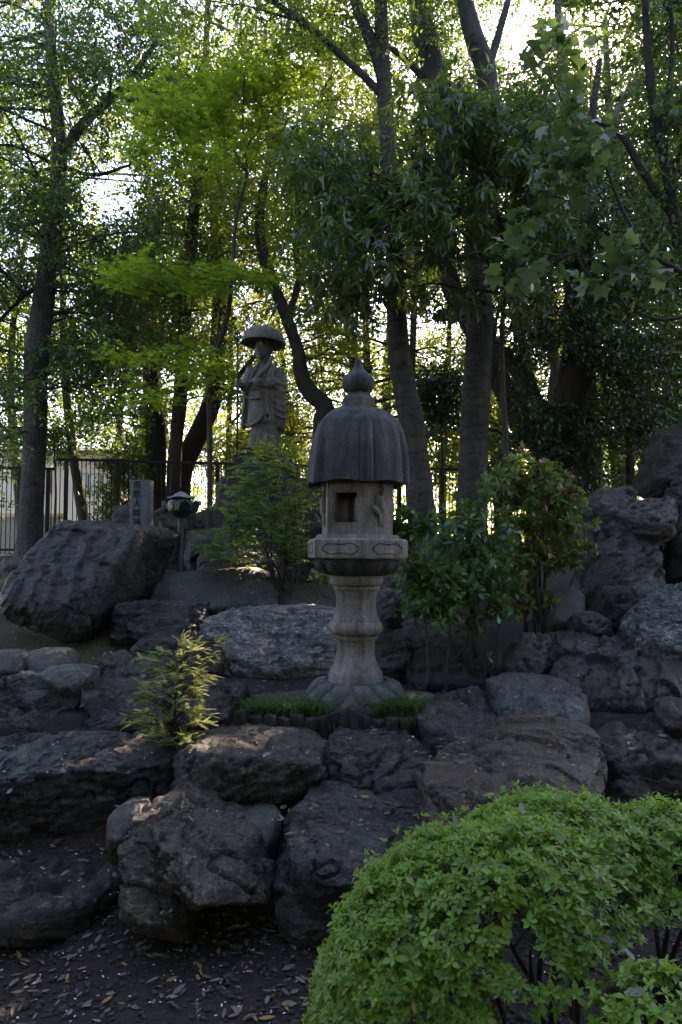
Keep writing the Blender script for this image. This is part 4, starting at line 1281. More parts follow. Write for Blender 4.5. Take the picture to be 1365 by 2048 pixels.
# hoop beside the right-hand fence
hp = [P(1195 + 32 * math.sin(t), 958 - 18 * math.cos(t) + 8, 13.2) for t in np.linspace(-1.7, 1.7, 17)]
o = MB().tube([tuple(q) for q in hp], .018, 8).tube([tuple(hp[0]), (hp[0].x, 13.2, 1.4)], .018, 8).tube([tuple(hp[-1]), (hp[-1].x, 13.2, 1.4)], .018, 8)
o = o.build('hoop_rail', M['fence'], None, True)
tag(o, 'dark bent hoop rail rising above the right-hand fence', 'hoop')

# ------------------------------------------------------------------ house behind the fence
def build_house():
    D = 21.0
    l = P(-330, 1030, D); r = P(232, 1030, D)
    z1 = P(0, 905, D).z; zb = 1.4
    w = r.x - l.x; h = z1 - zb
    root = empty('house', ((l.x + r.x) / 2, D, zb), 'pale pink rendered house glimpsed through the fence on the left', 'house')
    MB().box((0, 2.5, h / 2), (w, 5, h)).build('wall', M['housewall'], root)
    rf = MB()
    rf.add([(-w / 2 - .4, -.5, h), (w / 2 + .4, -.5, h), (w / 2 + .4, 5.5, h), (-w / 2 - .4, 5.5, h), (-w / 2 + .8, 2.5, h + .5), (w / 2 - .8, 2.5, h + .5)], [(0, 1, 5, 4), (1, 2, 5), (2, 3, 4, 5), (3, 0, 4), (3, 2, 1, 0)])
    rf.build('roof', M['roof'], root)
    for (px0, px1, py0, py1) in ((152, 200, 948, 986), (60, 100, 950, 985), (-60, -20, 948, 986)):
        p0 = P(px0, py1, D); p1 = P(px1, py0, D)
        cx = (p0.x + p1.x) / 2 - root.location.x; cz = (p0.z + p1.z) / 2 - zb; ww = p1.x - p0.x; hh = p1.z - p0.z
        f = MB()
        for (x, z, a, b) in ((cx - ww / 2, cz, .06, hh + .06), (cx + ww / 2, cz, .06, hh + .06), (cx, cz - hh / 2, ww, .06), (cx, cz + hh / 2, ww, .06), (cx, cz, .04, hh)):
            f.box((x, -.035, z), (a, .06, b))
        fo = f.build('window', M['winframe'], root)
        MB().box((cx, -.004, cz), (ww, .012, hh)).build('pane', M['glass'], fo)
    wl = empty('garden_wall', ((l.x + r.x) / 2, 17.5, 1.3), 'low grey concrete wall with a tan coping beyond the left fence', 'wall')
    zt_ = P(0, 1034, 17.5).z - 1.3
    MB().box((0, 0, zt_ / 2), (w * .95, .18, zt_)).build('wall_face', M['concrete'], wl)
    MB().box((0, 0, zt_ + .04), (w * .95 + .06, .26, .08)).build('coping', M['ledge'], wl)


build_house()

# ------------------------------------------------------------------ fallen leaves, petals and soil clods
TPL = {}
TPL['dia'] = (np.array([(0, 0, 0), (.45, .27, .07), (1, 0, -.03), (.45, -.27, .07)]), np.array([(0, 2, 1), (0, 3, 2)]))
TPL['lance'] = (np.array([(0, 0, 0), (.4, .15, .05), (1, 0, -.10), (.4, -.15, .05)]), np.array([(0, 2, 1), (0, 3, 2)]))
TPL['oval'] = (np.array([(0, 0, 0), (.3, .20, .05), (.68, .19, .05), (1, 0, -.08), (.68, -.19, .05), (.3, -.20, .05), (.5, 0, .0)]),
               np.array([(0, 6, 1), (1, 6, 2), (2, 6, 3), (3, 6, 4), (4, 6, 5), (5, 6, 0)]))
TPL['leaf4'] = (np.array([(0, 0, 0), (.5, .24, .06), (1, 0, -.09), (.5, -.24, .06), (.5, 0, 0)]), np.array([(0, 4, 1), (1, 4, 2), (2, 4, 3), (3, 4, 0)]))
TPL['broad'] = (np.array([(0, 0, 0), (.25, .16, .04), (.6, .26, .07), (1, 0, -.10), (.6, -.26, .07), (.25, -.16, .04), (.55, 0, .0)]),
                np.array([(0, 6, 1), (1, 6, 2), (2, 6, 3), (3, 6, 4), (4, 6, 5), (5, 6, 0)]))


def lobed(n, spread, notch, wd):
    V = [(0.12, 0, 0)]
    angs = np.linspace(-spread, spread, n)
    pts = []
    for i, a in enumerate(angs):
        r = 1.0 - .35 * (abs(a) / spread) ** 1.5
        pts.append((.12 + r * .88 * math.cos(a), r * .88 * math.sin(a), -.06 * r))
        if i < n - 1:
            b = (a + angs[i + 1]) / 2
            pts.append((.12 + notch * math.cos(b), notch * math.sin(b), .03))
    pts = [(0, -.06, 0)] + pts + [(0, .06, 0)]
    V += pts
    Fc = [(0, i, i + 1) for i in range(1, len(pts))]
    return np.array(V), np.array(Fc)


TPL['maple'] = lobed(5, 1.75, .30, 0)
TPL['plane'] = lobed(5, 1.6, .52, 0)


def unit(v):
    return v / (np.linalg.norm(v, axis=1)[:, None] + 1e-9)


def leaves_arrays(pos, d, nrm, size, tpl):
    V0, F0 = TPL[tpl]
    d = unit(d)
    nrm = unit(nrm - (nrm * d).sum(1)[:, None] * d)
    s = np.cross(nrm, d)
    n, k = len(pos), len(V0)
    W = pos[:, None, :] + size[:, None, None] * (V0[None, :, 0:1] * d[:, None, :] + V0[None, :, 1:2] * s[:, None, :] + V0[None, :, 2:3] * nrm[:, None, :])
    Fc = (F0[None] + (np.arange(n) * k)[:, None, None]).reshape(-1, 3)
    return W.reshape(-1, 3), Fc, k


def leaf_mesh(name, pos, d, nrm, size, tpl, rnd=None, smooth=False):
    W, Fc, k = leaves_arrays(pos, d, nrm, size, tpl)
    me = mesh_from(name, W, Fc, smooth)
    if rnd is None: rnd = rng.random(len(pos))
    add_attr(me, 'rnd', np.repeat(rnd, k))
    return me


bpy.context.view_layer.update()
DG = bpy.context.evaluated_depsgraph_get()


def cast(px, py):
    d = (P(px, py, 5.0) - EYE).normalized()
    ok, loc, nor, idx, ob, _ = SC.ray_cast(DG, EYE, d)
    return (loc, nor, ob) if ok else (None, None, None)


litter_pos, litter_n = [], []
big = []
petal_pos, petal_n = [], []
# zones of the photograph where leaves lie thick: rect, leaves, petals
for (x0, y0, x1, y1, nl, npet) in ((0, 1880, 640, 2048, 170, 90), (180, 1830, 660, 1900, 90, 20), (0, 1465, 350, 1545, 26, 40), (0, 1690, 240, 1790, 20, 35), (350, 1460, 660, 1520, 20, 18), (660, 1465, 850, 1510, 14, 8),
                                   (560, 1590, 860, 1670, 26, 10), (930, 1450, 1210, 1560, 10, 18), (1210, 1455, 1365, 1500, 22, 20), (1100, 1255, 1300, 1330, 12, 16), (990, 1350, 1170, 1400, 6, 4), (0, 1262, 240, 1305, 30, 110),
                                   (180, 1290, 300, 1370, 10, 24), (430, 1360, 640, 1410, 26, 26), (760, 1370, 1000, 1420, 22, 14), (850, 1480, 960, 1530, 26, 8), (540, 1600, 640, 1650, 20, 4), (230, 1205, 400, 1225, 8, 14), (420, 1215, 660, 1260, 4, 16), (640, 1450, 850, 1475, 24, 16), (350, 1590, 470, 1640, 6, 4), (640, 1890, 1365, 2048, 40, 40), (1230, 960, 1365, 1010, 4, 2), (120, 1040, 340, 1062, 14, 10), (300, 1600, 420, 1625, 8, 4), (430, 1240, 700, 1300, 1, 4)):
    for kind, cnt in (('leaf', nl), ('petal', npet)):
        for _ in range(cnt):
            loc, nor, ob = cast(random.uniform(x0, x1), random.uniform(y0, y1))
            if loc is None or nor.z < 0.5 or loc.y > 14: continue
            if ob.name.startswith(('log', 'roof')): continue
            (litter_pos if kind == 'leaf' else petal_pos).append(tuple(loc)); (litter_n if kind == 'leaf' else petal_n).append(tuple(nor))
# and loosely over the terraces that only another viewpoint would see
for _ in range(500):
    x, y = random.uniform(-4, 4), random.uniform(1.2, 6.5)
    ok, loc, nor, idx, ob, _m = SC.ray_cast(DG, Vector((x, y, 8)), Vector((0, 0, -1)))
    if ok and nor.z > .6 and loc.z < 2 and not ob.name.startswith(('roof', 'jewel', 'neck', 'platform', 'lotus', 'petal', 'log')):
        litter_pos.append(tuple(loc)); litter_n.append(tuple(nor))
lp = np.array(litter_pos); ln = np.array(litter_n)
n = len(lp)
ln = unit(ln + rng.normal(0, .22, (n, 3)))
ld = rng.normal(0, 1, (n, 3)); ld[:, 2] *= .15
ls = rng.uniform(.022, .062, n)
lp = lp + ln * 0.009
dist = lp[:, 1]
order = np.argsort(-(ls / dist))
inview = [i for i in order if abs(lp[i, 0]) < lp[i, 1] * .47 and lp[i, 1] > 2.3]
bigi = set(inview[:220])
rest = np.array([i for i in range(n) if i not in bigi])
TPL['curl'] = (np.array([(0, 0, 0.03), (.3, .15, .10), (.65, .15, .12), (1, 0, .10), (.65, -.14, .06), (.3, -.15, .05), (.5, 0, .0)]), TPL['oval'][1])
LIT = link('leaf_litter', leaf_mesh('leaf_litter', lp[rest], ld[rest], ln[rest], ls[rest], 'curl'), M['l_dead'])
tag(LIT, 'scattered dry leaves lying on the soil and rocks', 'leaf litter', kind='stuff')
shared = []
for q in range(8):
    me = leaf_mesh('fallen_leaf', np.zeros((1, 3)), np.array([[1., 0, 0]]), np.array([[0, 0, 1.]]), np.array([1.0]), 'curl', np.array([q / 8 + .06]), True)
    me.materials.append(M['l_dead'])
    V, _ = verts_of(me); V[:, 1] *= (0.75, 1.0, 1.2, .9)[q % 4]; V[:, 2] *= (1, -.4, 1.6, .5)[(q * 3) % 4]; me.vertices.foreach_set('co', V.astype(np.float32).ravel()); me.update()
    shared.append(me)
for i in bigi:
    d = Vector(ld[i]).normalized(); nn = Vector(ln[i]); nn = (nn - nn.dot(d) * d).normalized(); s = nn.cross(d)
    o = link('fallen_leaf', random.choice(shared), None, LIT)
    o.matrix_local = Matrix.Translation(lp[i]) @ Matrix((d, s, nn)).transposed().to_4x4() @ Matrix.Scale(ls[i], 4)
pp = np.array(petal_pos); pn = unit(np.array(petal_n) + rng.normal(0, .2, (len(petal_pos), 3)))
o = link('fallen_petals', leaf_mesh('fallen_petals', pp + pn * .006, rng.normal(0, 1, (len(pp), 3)) * np.array([1, 1, .1]), pn, rng.uniform(.007, .016, len(pp)), 'dia'), M['petal'])
tag(o, 'tiny pale petals scattered over the soil, moss and rocks', 'petals', kind='stuff')

# soil clods on the bare ground
def build_clods():
    bm = bmesh.new(); bmesh.ops.create_icosphere(bm, subdivisions=1, radius=1.0)
    V0 = np.array([v.co[:] for v in bm.verts]); bm.verts.index_update(); F0 = np.array([[v.index for v in f.verts] for f in bm.faces]); bm.free()
    n = 9000
    y = rng.uniform(1.3, 3.6, n); x = rng.uniform(-1, 1, n) * (0.55 * y + .5)
    s = rng.lognormal(-4.75, .42, n)
    z = terrain_z(x, y) + 0.012 * fbm(np.stack([x, y, 0 * x], 1) * 9, 3) * 2 * np.exp(-((y - 3.5) / 3.0) ** 2)
    sc = s[:, None, None] * rng.uniform(.6, 1.25, (n, 1, 3)) * np.array([1, 1, .7])
    jit = 1 + rng.normal(0, .16, (n, len(V0), 1))
    ang = rng.uniform(0, 6.28, n); c, si = np.cos(ang), np.sin(ang)
    W = V0[None] * jit * sc
    W = np.stack([W[..., 0] * c[:, None] - W[..., 1] * si[:, None], W[..., 0] * si[:, None] + W[..., 1] * c[:, None], W[..., 2]], 2)
    W += np.stack([x, y, z + .002], 1)[:, None, :]
    Fc = (F0[None] + (np.arange(n) * len(V0))[:, None, None]).reshape(-1, 3)
    o = link('soil_clods', mesh_from('soil_clods', W.reshape(-1, 3), Fc), M['clod'])
    tag(o, 'crumbly dark soil clods covering the bare ground', 'soil', kind='stuff')


build_clods()

# ------------------------------------------------------------------ foliage
def sprigs(C, Rr, per, leaves, L, lsize, beta=0.95, droop=-.15, upn=.8, shell=.55, jit=.5, seed=0, flat=False, var=.25):
    """C (c,3) clump centres, Rr (c,3) radii -> arrays for leaf_mesh."""
    r = np.random.default_rng(seed)
    c = len(C)
    cl = np.repeat(np.arange(c), per)
    m = len(cl)
    dirs = unit(r.normal(0, 1, (m, 3)))
    rad = r.random(m) ** shell
    cen = C[cl] + dirs * rad[:, None] * Rr[cl]
    ax = unit(dirs * .7 + r.normal(0, jit, (m, 3)) + np.array([0, 0, droop]))
    if flat: ax[:, 2] *= .25; ax = unit(ax)
    u = unit(np.cross(ax, np.array([.13, .27, .95]) + r.normal(0, .05, (m, 3))))
    v = np.cross(ax, u)
    k = leaves
    t = np.tile(np.linspace(.1, 1, k), m); sp = np.repeat(np.arange(m), k)
    if flat:
        sgn = np.tile(np.where(np.arange(k) % 2 == 0, 1.0, -1.0), m)
        lat = u[sp] * sgn[:, None]
    else:
        ph = np.tile(np.arange(k) * 2.4, m) + np.repeat(r.uniform(0, 6.28, m), k)
        lat = u[sp] * np.cos(ph)[:, None] + v[sp] * np.sin(ph)[:, None]
    d = ax[sp] * math.cos(beta) + lat * math.sin(beta) + r.normal(0, .18, (m * k, 3)) + np.array([0, 0, droop * .6])
    pos = cen[sp] + ax[sp] * (t * L)[:, None]
    nrm = np.array([0, 0, upn]) + r.normal(0, .45, (m * k, 3)) + ax[sp] * .25
    size = lsize * r.uniform(1 - var, 1 + var, m * k)
    rnd = np.clip(np.repeat(r.random(m), k) * .6 + r.random(m * k) * .4, 0, .999)
    return pos, d, nrm, size, rnd, cen


SD = np.array(sdir)
GAPS = [(P(345, 1385, 3.95), .34), (P(300, 1410, 3.95), .2), (P(470, 1142, 6.7), .22), (P(610, 1010, 6.9), .10), (P(575, 905, 6.9), .14), (P(1160, 1040, 7.0), .15), (P(1060, 940, 5.6), .16)]


def sunny(pos):
    """False for leaves that stand in one of the openings in the canopy through which the sun reaches the garden."""
    ok = np.ones(len(pos), bool)
    for g, rad in GAPS:
        v = pos - np.array(g)
        t = v @ SD
        d2 = (v * v).sum(1) - t * t
        ok &= ~((d2 < rad * rad) & (t > 1.0))
    return ok


def zone_clumps(zones, seed):
    """zone: (x0,y0,x1,y1,D0,D1,count,r) -> centres, radii"""
    r = np.random.default_rng(seed)
    C, R = [], []
    for (x0, y0, x1, y1, d0, d1, cnt, rad) in zones:
        for _ in range(cnt):
            d = r.uniform(d0, d1)
            C.append(tuple(P(r.uniform(x0, x1), r.uniform(y0, y1), d)))
            q = rad * r.uniform(.7, 1.3)
            R.append((q * r.uniform(.9, 1.3), q * r.uniform(.9, 1.3), q * r.uniform(.5, .85)))
    return np.array(C), np.array(R)


OPEN = [(250, 410, 65, 95), (205, 340, 45, 45), (345, 290, 22, 50), (1045, 110, 60, 70), (1212, 120, 62, 50), (1115, 60, 45, 55), (790, 660, 65, 85), (900, 640, 32, 70), (1020, 640, 28, 60), (60, 330, 25, 50)]


def open_sky(C):
    """Clumps kept: the crowns leave a few lighter openings between one tree and the next."""
    a = C[:, 0] / np.maximum(C[:, 1], .1); b = (C[:, 2] - EYE.z) / np.maximum(C[:, 1], .1)
    q = (b * CP - SP) / (CP + b * SP); px = 682.5 + F * a / (CP + b * SP); py = 1024 - F * q
    ok = np.ones(len(C), bool)
    for (x, y, rx, ry) in OPEN:
        ok &= ((px - x) / rx) ** 2 + ((py - y) / ry) ** 2 > .55
    return ok


def stem_paths(stems, D):
    out = []
    for st in stems:
        pts = [np.array(P(p[0], p[1], p[3] if len(p) > 3 else D)) for p in st]
        rad = [PX(p[2], (p[3] if len(p) > 3 else D)) / 2 for p in st]
        out.append((pts, rad))
    return out


def tree(name, label, D, stems, zones, leafm, tpl='dia', per=40, leaves=7, L=.28, lsize=.07, bark='bark', seed=0, group=None, branches=True, cat='tree', ground=True, sides=14, paths=None, clumps=None, limb_r=.022, rough=.16, **kw):
    paths = paths if paths is not None else stem_paths(stems, D)
    p0 = paths[0][0][0]
    gz = tz(p0[0], p0[1])
    base = Vector((p0[0], p0[1], gz))
    root = empty(name, base, label, cat, group)
    b = np.array(base)
    skel, skr = [], []
    for i, (pts, rad) in enumerate(paths):
        pts = list(pts); rad = list(rad)
        if i == 0 and ground and pts[0][2] > gz + .05:
            pts = [np.array([pts[0][0], pts[0][1], gz - .15])] + pts
            rad = [rad[0] * 1.25] + rad
        per_ = 5
        sm = catmull(pts, per_)
        rr = np.interp(np.linspace(0, len(rad) - 1, len(sm)), np.arange(len(rad)), rad)
        if i == 0 and ground: rr[:3] *= (1.35, 1.15, 1.04)
        V, Fc = tube_arrays(np.array(sm) - b, rr, sides if rr.max() > .05 else 8, True, rough, seed + i * 3.3)
        mb = MB(); mb.add(V, Fc)
        mb.build('trunk' if i == 0 else 'limb', M[bark], root, True)
        skel += [np.array(s) for s in sm[len(sm) // 4:]]; skr += list(rr[len(sm) // 4:])
    C, R = clumps if clumps is not None else zone_clumps(zones, seed + 1)
    if len(C) == 0: return root
    if D > 8.5:
        ok = open_sky(C); C, R = C[ok], R[ok]
    S = np.array(skel)
    if branches:
        mb = MB(); r = np.random.default_rng(seed + 2)
        for c in C:
            d2 = ((S - c) ** 2).sum(1) + np.where(S[:, 2] > c[2] + .3, .8, 0)
            j = d2.argmin(); a = S[j]; ln_ = math.sqrt(((a - c) ** 2).sum())
            if ln_ < .1: continue
            m1 = a + (c - a) * .35 + r.normal(0, .07, 3) * ln_ + np.array([0, 0, .06 * ln_])
            m2 = a + (c - a) * .7 + r.normal(0, .07, 3) * ln_ + np.array([0, 0, .05 * ln_])
            r0 = min(skr[j] * .6, limb_r * (0.5 + .35 * ln_))
            V, Fc = tube_arrays(np.array(catmull([a, m1, m2, c], 2)) - b, np.linspace(r0, max(.004, r0 * .25), 7), 4, False)
            mb.add(V, Fc)
            for _ in range(3):
                e = c + r.normal(0, .6, 3) * R.mean()
                V, Fc = tube_arrays(np.array([m2, (m2 + e) / 2 + r.normal(0, .04, 3) * ln_, e]) - b, [r0 * .35, r0 * .25, .003], 3, False)
                mb.add(V, Fc)
        if mb.v: mb.build('branches', M[bark], root, True)['kind'] = 'stuff'
    pos, d, nrm, size, rnd, cen = sprigs(C, R, per, leaves, L, lsize, seed=seed + 4, **kw)
    ok = sunny(pos)
    pos, d, nrm, size, rnd = pos[ok], d[ok], nrm[ok], size[ok], rnd[ok]
    cr = link('crown', leaf_mesh('crown', pos - b, d, nrm, size, tpl, rnd), M[leafm], root)
    cr['kind'] = 'stuff'
    return root


# --- nearer trees the photograph lets one tell apart
tree('evergreen_tree', 'big grey-trunked evergreen forking high up at the left edge behind the fence', 11.2,
     [[(60, 1090, 52), (70, 900, 46), (74, 720, 46), (90, 580, 42), (108, 430, 34), (120, 310, 30), (112, 200, 26), (100, 60, 20), (95, -150, 14)],
      [(120, 315, 24), (170, 245, 20), (250, 170, 14), (330, 60, 9)], [(100, 560, 12), (50, 590, 10), (0, 640, 7)], [(118, 330, 10), (190, 350, 8), (260, 330, 5)]],
     [(-250, -200, 250, 240, 9, 12.5, 46, .55), (-200, 200, 90, 560, 9.5, 12, 22, .5), (100, 330, 330, 520, 10, 12.5, 14, .42), (150, 50, 420, 300, 10.5, 13, 20, .5), (-150, 560, 60, 900, 10, 12.5, 14, .42), (110, 560, 330, 830, 10.5, 12.5, 22, .45), (-100, 250, 330, 900, 12, 13.5, 20, .5)], 'l_ever', per=58, lsize=.075, seed=210)
tree('evergreen_tree', 'slim reddish-brown trunk left of the statue disappearing into foliage', 13.0,
     [[(348, 1000, 30), (352, 900, 28), (362, 780, 27), (372, 620, 26), (384, 470, 24), (402, 290, 20), (412, 120, 15), (420, -80, 10)]],
     [(260, 230, 520, 480, 12, 14.5, 34, .5), (240, 480, 480, 700, 12.2, 14, 26, .42), (300, -100, 560, 230, 12, 15, 34, .55), (330, 650, 480, 800, 12.4, 13.6, 7, .35)], 'l_lit', bark='bark_red', per=52, lsize=.075, seed=220)
tree('evergreen_tree', 'dark leaning trunk behind the fence left of the statue', 14.2,
     [[(360, 960, 44), (392, 880, 42), (425, 800, 38), (436, 700, 34), (440, 560, 28), (430, 420, 22), (440, 250, 16)], [(425, 800, 18), (470, 760, 12), (520, 700, 8)]],
     [(380, 300, 620, 640, 13.5, 16, 36, .55), (430, 640, 520, 800, 13.5, 15, 7, .4)], 'l_yellow', bark='bark_dark', per=44, lsize=.08, seed=230)
tree('evergreen_tree', 'thick dark trunk with broken upper end left of the slim reddish trunk', 13.8,
     [[(312, 960, 42), (312, 860, 40), (304, 780, 34), (300, 700, 30), (290, 600, 22), (310, 470, 16), (335, 400, 12)]],
     [(180, 420, 400, 740, 13, 15.5, 30, .5), (160, 700, 300, 880, 13.2, 14.5, 8, .38)], 'l_ever', bark='bark_dark', per=48, lsize=.075, seed=240)
tree('crooked_tree', 'crooked dark trunk bending sharply right behind the statue and lantern', 11.6,
     [[(648, 1000, 40), (644, 860, 40), (650, 815, 38), (622, 785, 34), (604, 752, 30), (596, 700, 28), (572, 630, 26), (545, 560, 24), (520, 470, 20), (530, 360, 15), (560, 200, 10), (580, 20, 7)],
      [(575, 640, 15), (598, 560, 14), (592, 480, 12), (612, 340, 9), (640, 200, 6)]],
     [(460, 330, 720, 560, 10.5, 13, 30, .42), (500, 40, 760, 330, 11, 13.5, 34, .5), (590, 540, 700, 740, 11, 13, 9, .38), (560, -180, 780, 40, 11, 13.5, 14, .5)], 'l_yellow', bark='bark_dark', per=50, lsize=.07, seed=250)
tree('evergreen_tree', 'straight grey ringed trunk rising just right of the lantern roof', 8.6,
     [[(848, 1080, 60), (838, 980, 54), (828, 870, 52), (806, 760, 46), (794, 620, 40), (786, 440, 33), (778, 300, 31), (771, 200, 33), (764, 60, 27), (760, -140, 22), (770, -350, 14)],
      [(766, 190, 17), (720, 145, 15), (640, 72, 13), (545, 2, 11), (440, -60, 7)], [(771, 170, 26), (742, 80, 25), (712, 5, 21), (690, -120, 14)], [(838, 880, 18), (860, 868, 13), (880, 850, 8)]],
     [(560, -420, 1000, -60, 7.5, 10, 26, .5), (560, -60, 760, 90, 8.2, 10, 9, .35), (300, -160, 560, 30, 7.6, 9.5, 12, .42)], 'l_lit', per=48, lsize=.06, seed=260)
tree('evergreen_tree', 'thickest dark trunk standing right of the lantern with drooping glossy foliage', 9.2,
     [[(944, 1060, 66), (948, 940, 58), (954, 780, 56), (960, 620, 52), (954, 480, 46), (962, 330, 42), (976, 220, 42), (972, 140, 44), (944, 60, 38), (928, -20, 34), (910, -200, 24)],
      [(972, 160, 20), (1000, 60, 16), (1040, -80, 11)]],
     [], 'l_ever', seed=270, branches=False)
tree('laurel_tree', 'glossy drooping laurel foliage hanging across the upper centre in front of the trunks', 7.9,
     [[(1010, 1060, 13, 8.4), (1012, 900, 12, 8.4), (1004, 700, 11, 8.3), (1010, 520, 10, 8.2), (990, 400, 8, 8.0), (960, 300, 6, 7.8)], [(1006, 560, 7, 8.2), (900, 440, 6, 7.8), (780, 360, 5, 7.6), (690, 330, 4, 7.5)]],
     [(560, 270, 860, 430, 7.0, 8.4, 22, .34), (620, 400, 900, 540, 7.0, 8.4, 24, .32), (820, 180, 1120, 330, 7.0, 8.4, 24, .34), (860, 300, 1130, 480, 7.2, 8.6, 26, .34), (600, 510, 830, 610, 7.2, 8.2, 8, .26), (880, 460, 1060, 600, 7.4, 8.6, 9, .28)], 'l_laurel', 'lance', per=15, leaves=9, L=.17, lsize=.13, seed=280, droop=-.45, upn=1.1, bark='twig', sides=8, rough=.05)
tree('leaning_tree', 'dark trunk leaning left behind the thickest trunk, broken-topped above', 11.5,
     [[(1080, 985, 52), (1062, 890, 48), (1010, 780, 46), (950, 660, 44), (900, 560, 42), (884, 430, 40), (896, 280, 44), (880, 190, 46), (852, 80, 50), (840, -20, 44), (830, -160, 30)], [(880, 190, 14), (800, 110, 12), (730, 60, 8)]],
     [(780, -250, 1010, 60, 10.5, 13, 18, .45), (820, 560, 960, 700, 11, 13, 7, .4), (840, 80, 960, 300, 12, 13.5, 7, .4)], 'l_ever', bark='bark_dark', per=46, lsize=.07, seed=290)
tree('evergreen_tree', 'massive shadowed trunk with a left-leaning limb above the reddish shrub', 10.6,
     [[(1128, 1010, 78), (1132, 880, 70), (1150, 760, 66), (1160, 640, 62), (1150, 520, 54), (1118, 450, 44), (1080, 390, 30), (1050, 250, 20)], [(1112, 880, 56), (1064, 800, 42), (1036, 740, 36), (990, 690, 26)], [(1160, 560, 30), (1185, 430, 24), (1180, 280, 18), (1200, 120, 12)]],
     [(1000, 540, 1300, 700, 9.0, 11, 26, .34), (1190, 680, 1365, 880, 9.2, 11, 22, .34), (980, 420, 1150, 560, 9.6, 11, 12, .34), (1080, 380, 1365, 560, 9.6, 11.5, 26, .4), (1020, 800, 1130, 940, 9.3, 10.2, 8, .22), (1080, 880, 1220, 960, 9.4, 10.4, 8, .22)], 'l_camellia', bark='bark_dark', per=40, leaves=8, lsize=.075, seed=300)
tree('evergreen_tree', 'pale upright trunk behind the massive shadowed trunk', 12.6,
     [[(1186, 1000, 42), (1180, 850, 40), (1168, 650, 38), (1150, 470, 34), (1140, 300, 28), (1125, 120, 20), (1110, -60, 12)], [(1155, 500, 18), (1190, 400, 14), (1215, 250, 9)]],
     [(980, 120, 1180, 400, 12, 14, 30, .45), (1180, 220, 1365, 480, 12, 14, 26, .45), (1000, -160, 1180, 60, 12, 14.5, 16, .5), (1240, -60, 1480, 230, 12, 14.5, 26, .5), (1180, -220, 1480, -40, 12, 14.5, 18, .5)], 'l_ever', bark='bark_pale', per=50, lsize=.08, seed=310)
tree('evergreen_tree', 'pair of slender pale stems between the two dark leaning trunks', 13.4,
     [[(1090, 950, 26), (1070, 800, 24), (1040, 680, 22), (1024, 540, 18), (1030, 380, 13), (1040, 200, 8)], [(1100, 840, 22), (1110, 720, 20), (1088, 600, 16), (1090, 450, 12), (1110, 300, 8)]],
     [(960, 560, 1120, 720, 13, 15, 8, .35), (980, 200, 1160, 480, 13, 15, 12, .42)], 'l_yellow', bark='bark_pale', per=36, lsize=.07, seed=320)
tree('evergreen_tree', 'thin dark tree beside the hoop rail on the right', 12.0,
     [[(1262, 980, 18), (1258, 850, 17), (1250, 720, 15), (1262, 560, 12), (1250, 420, 8)]],
     [(1180, 560, 1420, 760, 11.4, 13, 20, .42), (1220, 740, 1420, 900, 11.6, 13, 14, .35)], 'l_ever', bark='bark_dark', per=46, lsize=.075, seed=330)
tree('dark_tree', 'dark twisting tree limbs entering along the right edge', 7.4,
     [[(1500, 1100, 40), (1440, 800, 34), (1385, 600, 28), (1352, 450, 24), (1338, 360, 22), (1318, 260, 19), (1300, 160, 16), (1290, 0, 13), (1280, -160, 9)], [(1318, 265, 11), (1340, 160, 10), (1345, 60, 8), (1330, -80, 5)], [(1352, 440, 17), (1290, 350, 15), (1245, 275, 11), (1190, 240, 6)], [(1340, 380, 10), (1372, 260, 8), (1390, 120, 6)]],
     [(1180, -200, 1420, 20, 6.8, 8, 12, .35), (1280, 20, 1480, 320, 6.8, 8.2, 20, .32), (1300, 320, 1480, 620, 7, 8.2, 16, .32)], 'l_ever', bark='bark_dark', per=34, lsize=.07, seed=340)
tree('broad_leaf_tree', 'pale-stemmed young tree with large lobed leaves overhanging at the upper right', 4.9,
     [[(1560, 900, 14), (1440, 600, 12), (1365, 545, 10), (1300, 505, 9), (1250, 430, 8), (1215, 340, 6), (1195, 285, 5)], [(1440, 600, 9), (1330, 640, 7), (1230, 600, 6), (1160, 520, 5), (1165, 440, 4), (1140, 330, 3)], [(1195, 285, 4), (1150, 250, 3), (1100, 150, 2.5)], [(1250, 430, 5), (1200, 300, 4), (1180, 190, 3)]],
     [(1070, 60, 1230, 130, 4.5, 5, 5, .14), (1120, 230, 1250, 330, 4.6, 5.1, 7, .15), (1060, 290, 1180, 400, 4.6, 5.1, 5, .14), (1190, 470, 1340, 560, 4.8, 5.2, 6, .15), (990, 480, 1100, 560, 4.8, 5.3, 4, .13), (1020, 390, 1120, 470, 4.8, 5.3, 3, .12)], 'l_plane', 'plane', per=4, leaves=3, L=.10, lsize=.092, var=.45, seed=350, bark='twig', sides=8, upn=1.1, droop=-.3, rough=.05, limb_r=.008)
# --- the maple: thin stem, flat bright sprays
tree('maple_tree', 'slender young maple with flat sprays of fresh lime green leaves left of the statue', 8.7,
     [[(420, 1010, 12), (420, 860, 11), (418, 750, 11), (438, 690, 10), (458, 620, 9), (466, 520, 8), (474, 430, 7), (494, 345, 6), (486, 250, 4), (490, 160, 3)], [(420, 740, 6), (440, 640, 5), (430, 560, 3)], [(466, 540, 5), (400, 545, 4), (290, 550, 2.5)], [(494, 345, 4), (420, 230, 3), (340, 225, 2)], [(490, 300, 4), (560, 200, 3), (620, 140, 2)], [(470, 560, 4), (520, 550, 3), (570, 560, 2)]],
     [], 'l_maple', seed=360, bark='twig', sides=8, rough=.05, branches=False,
     )


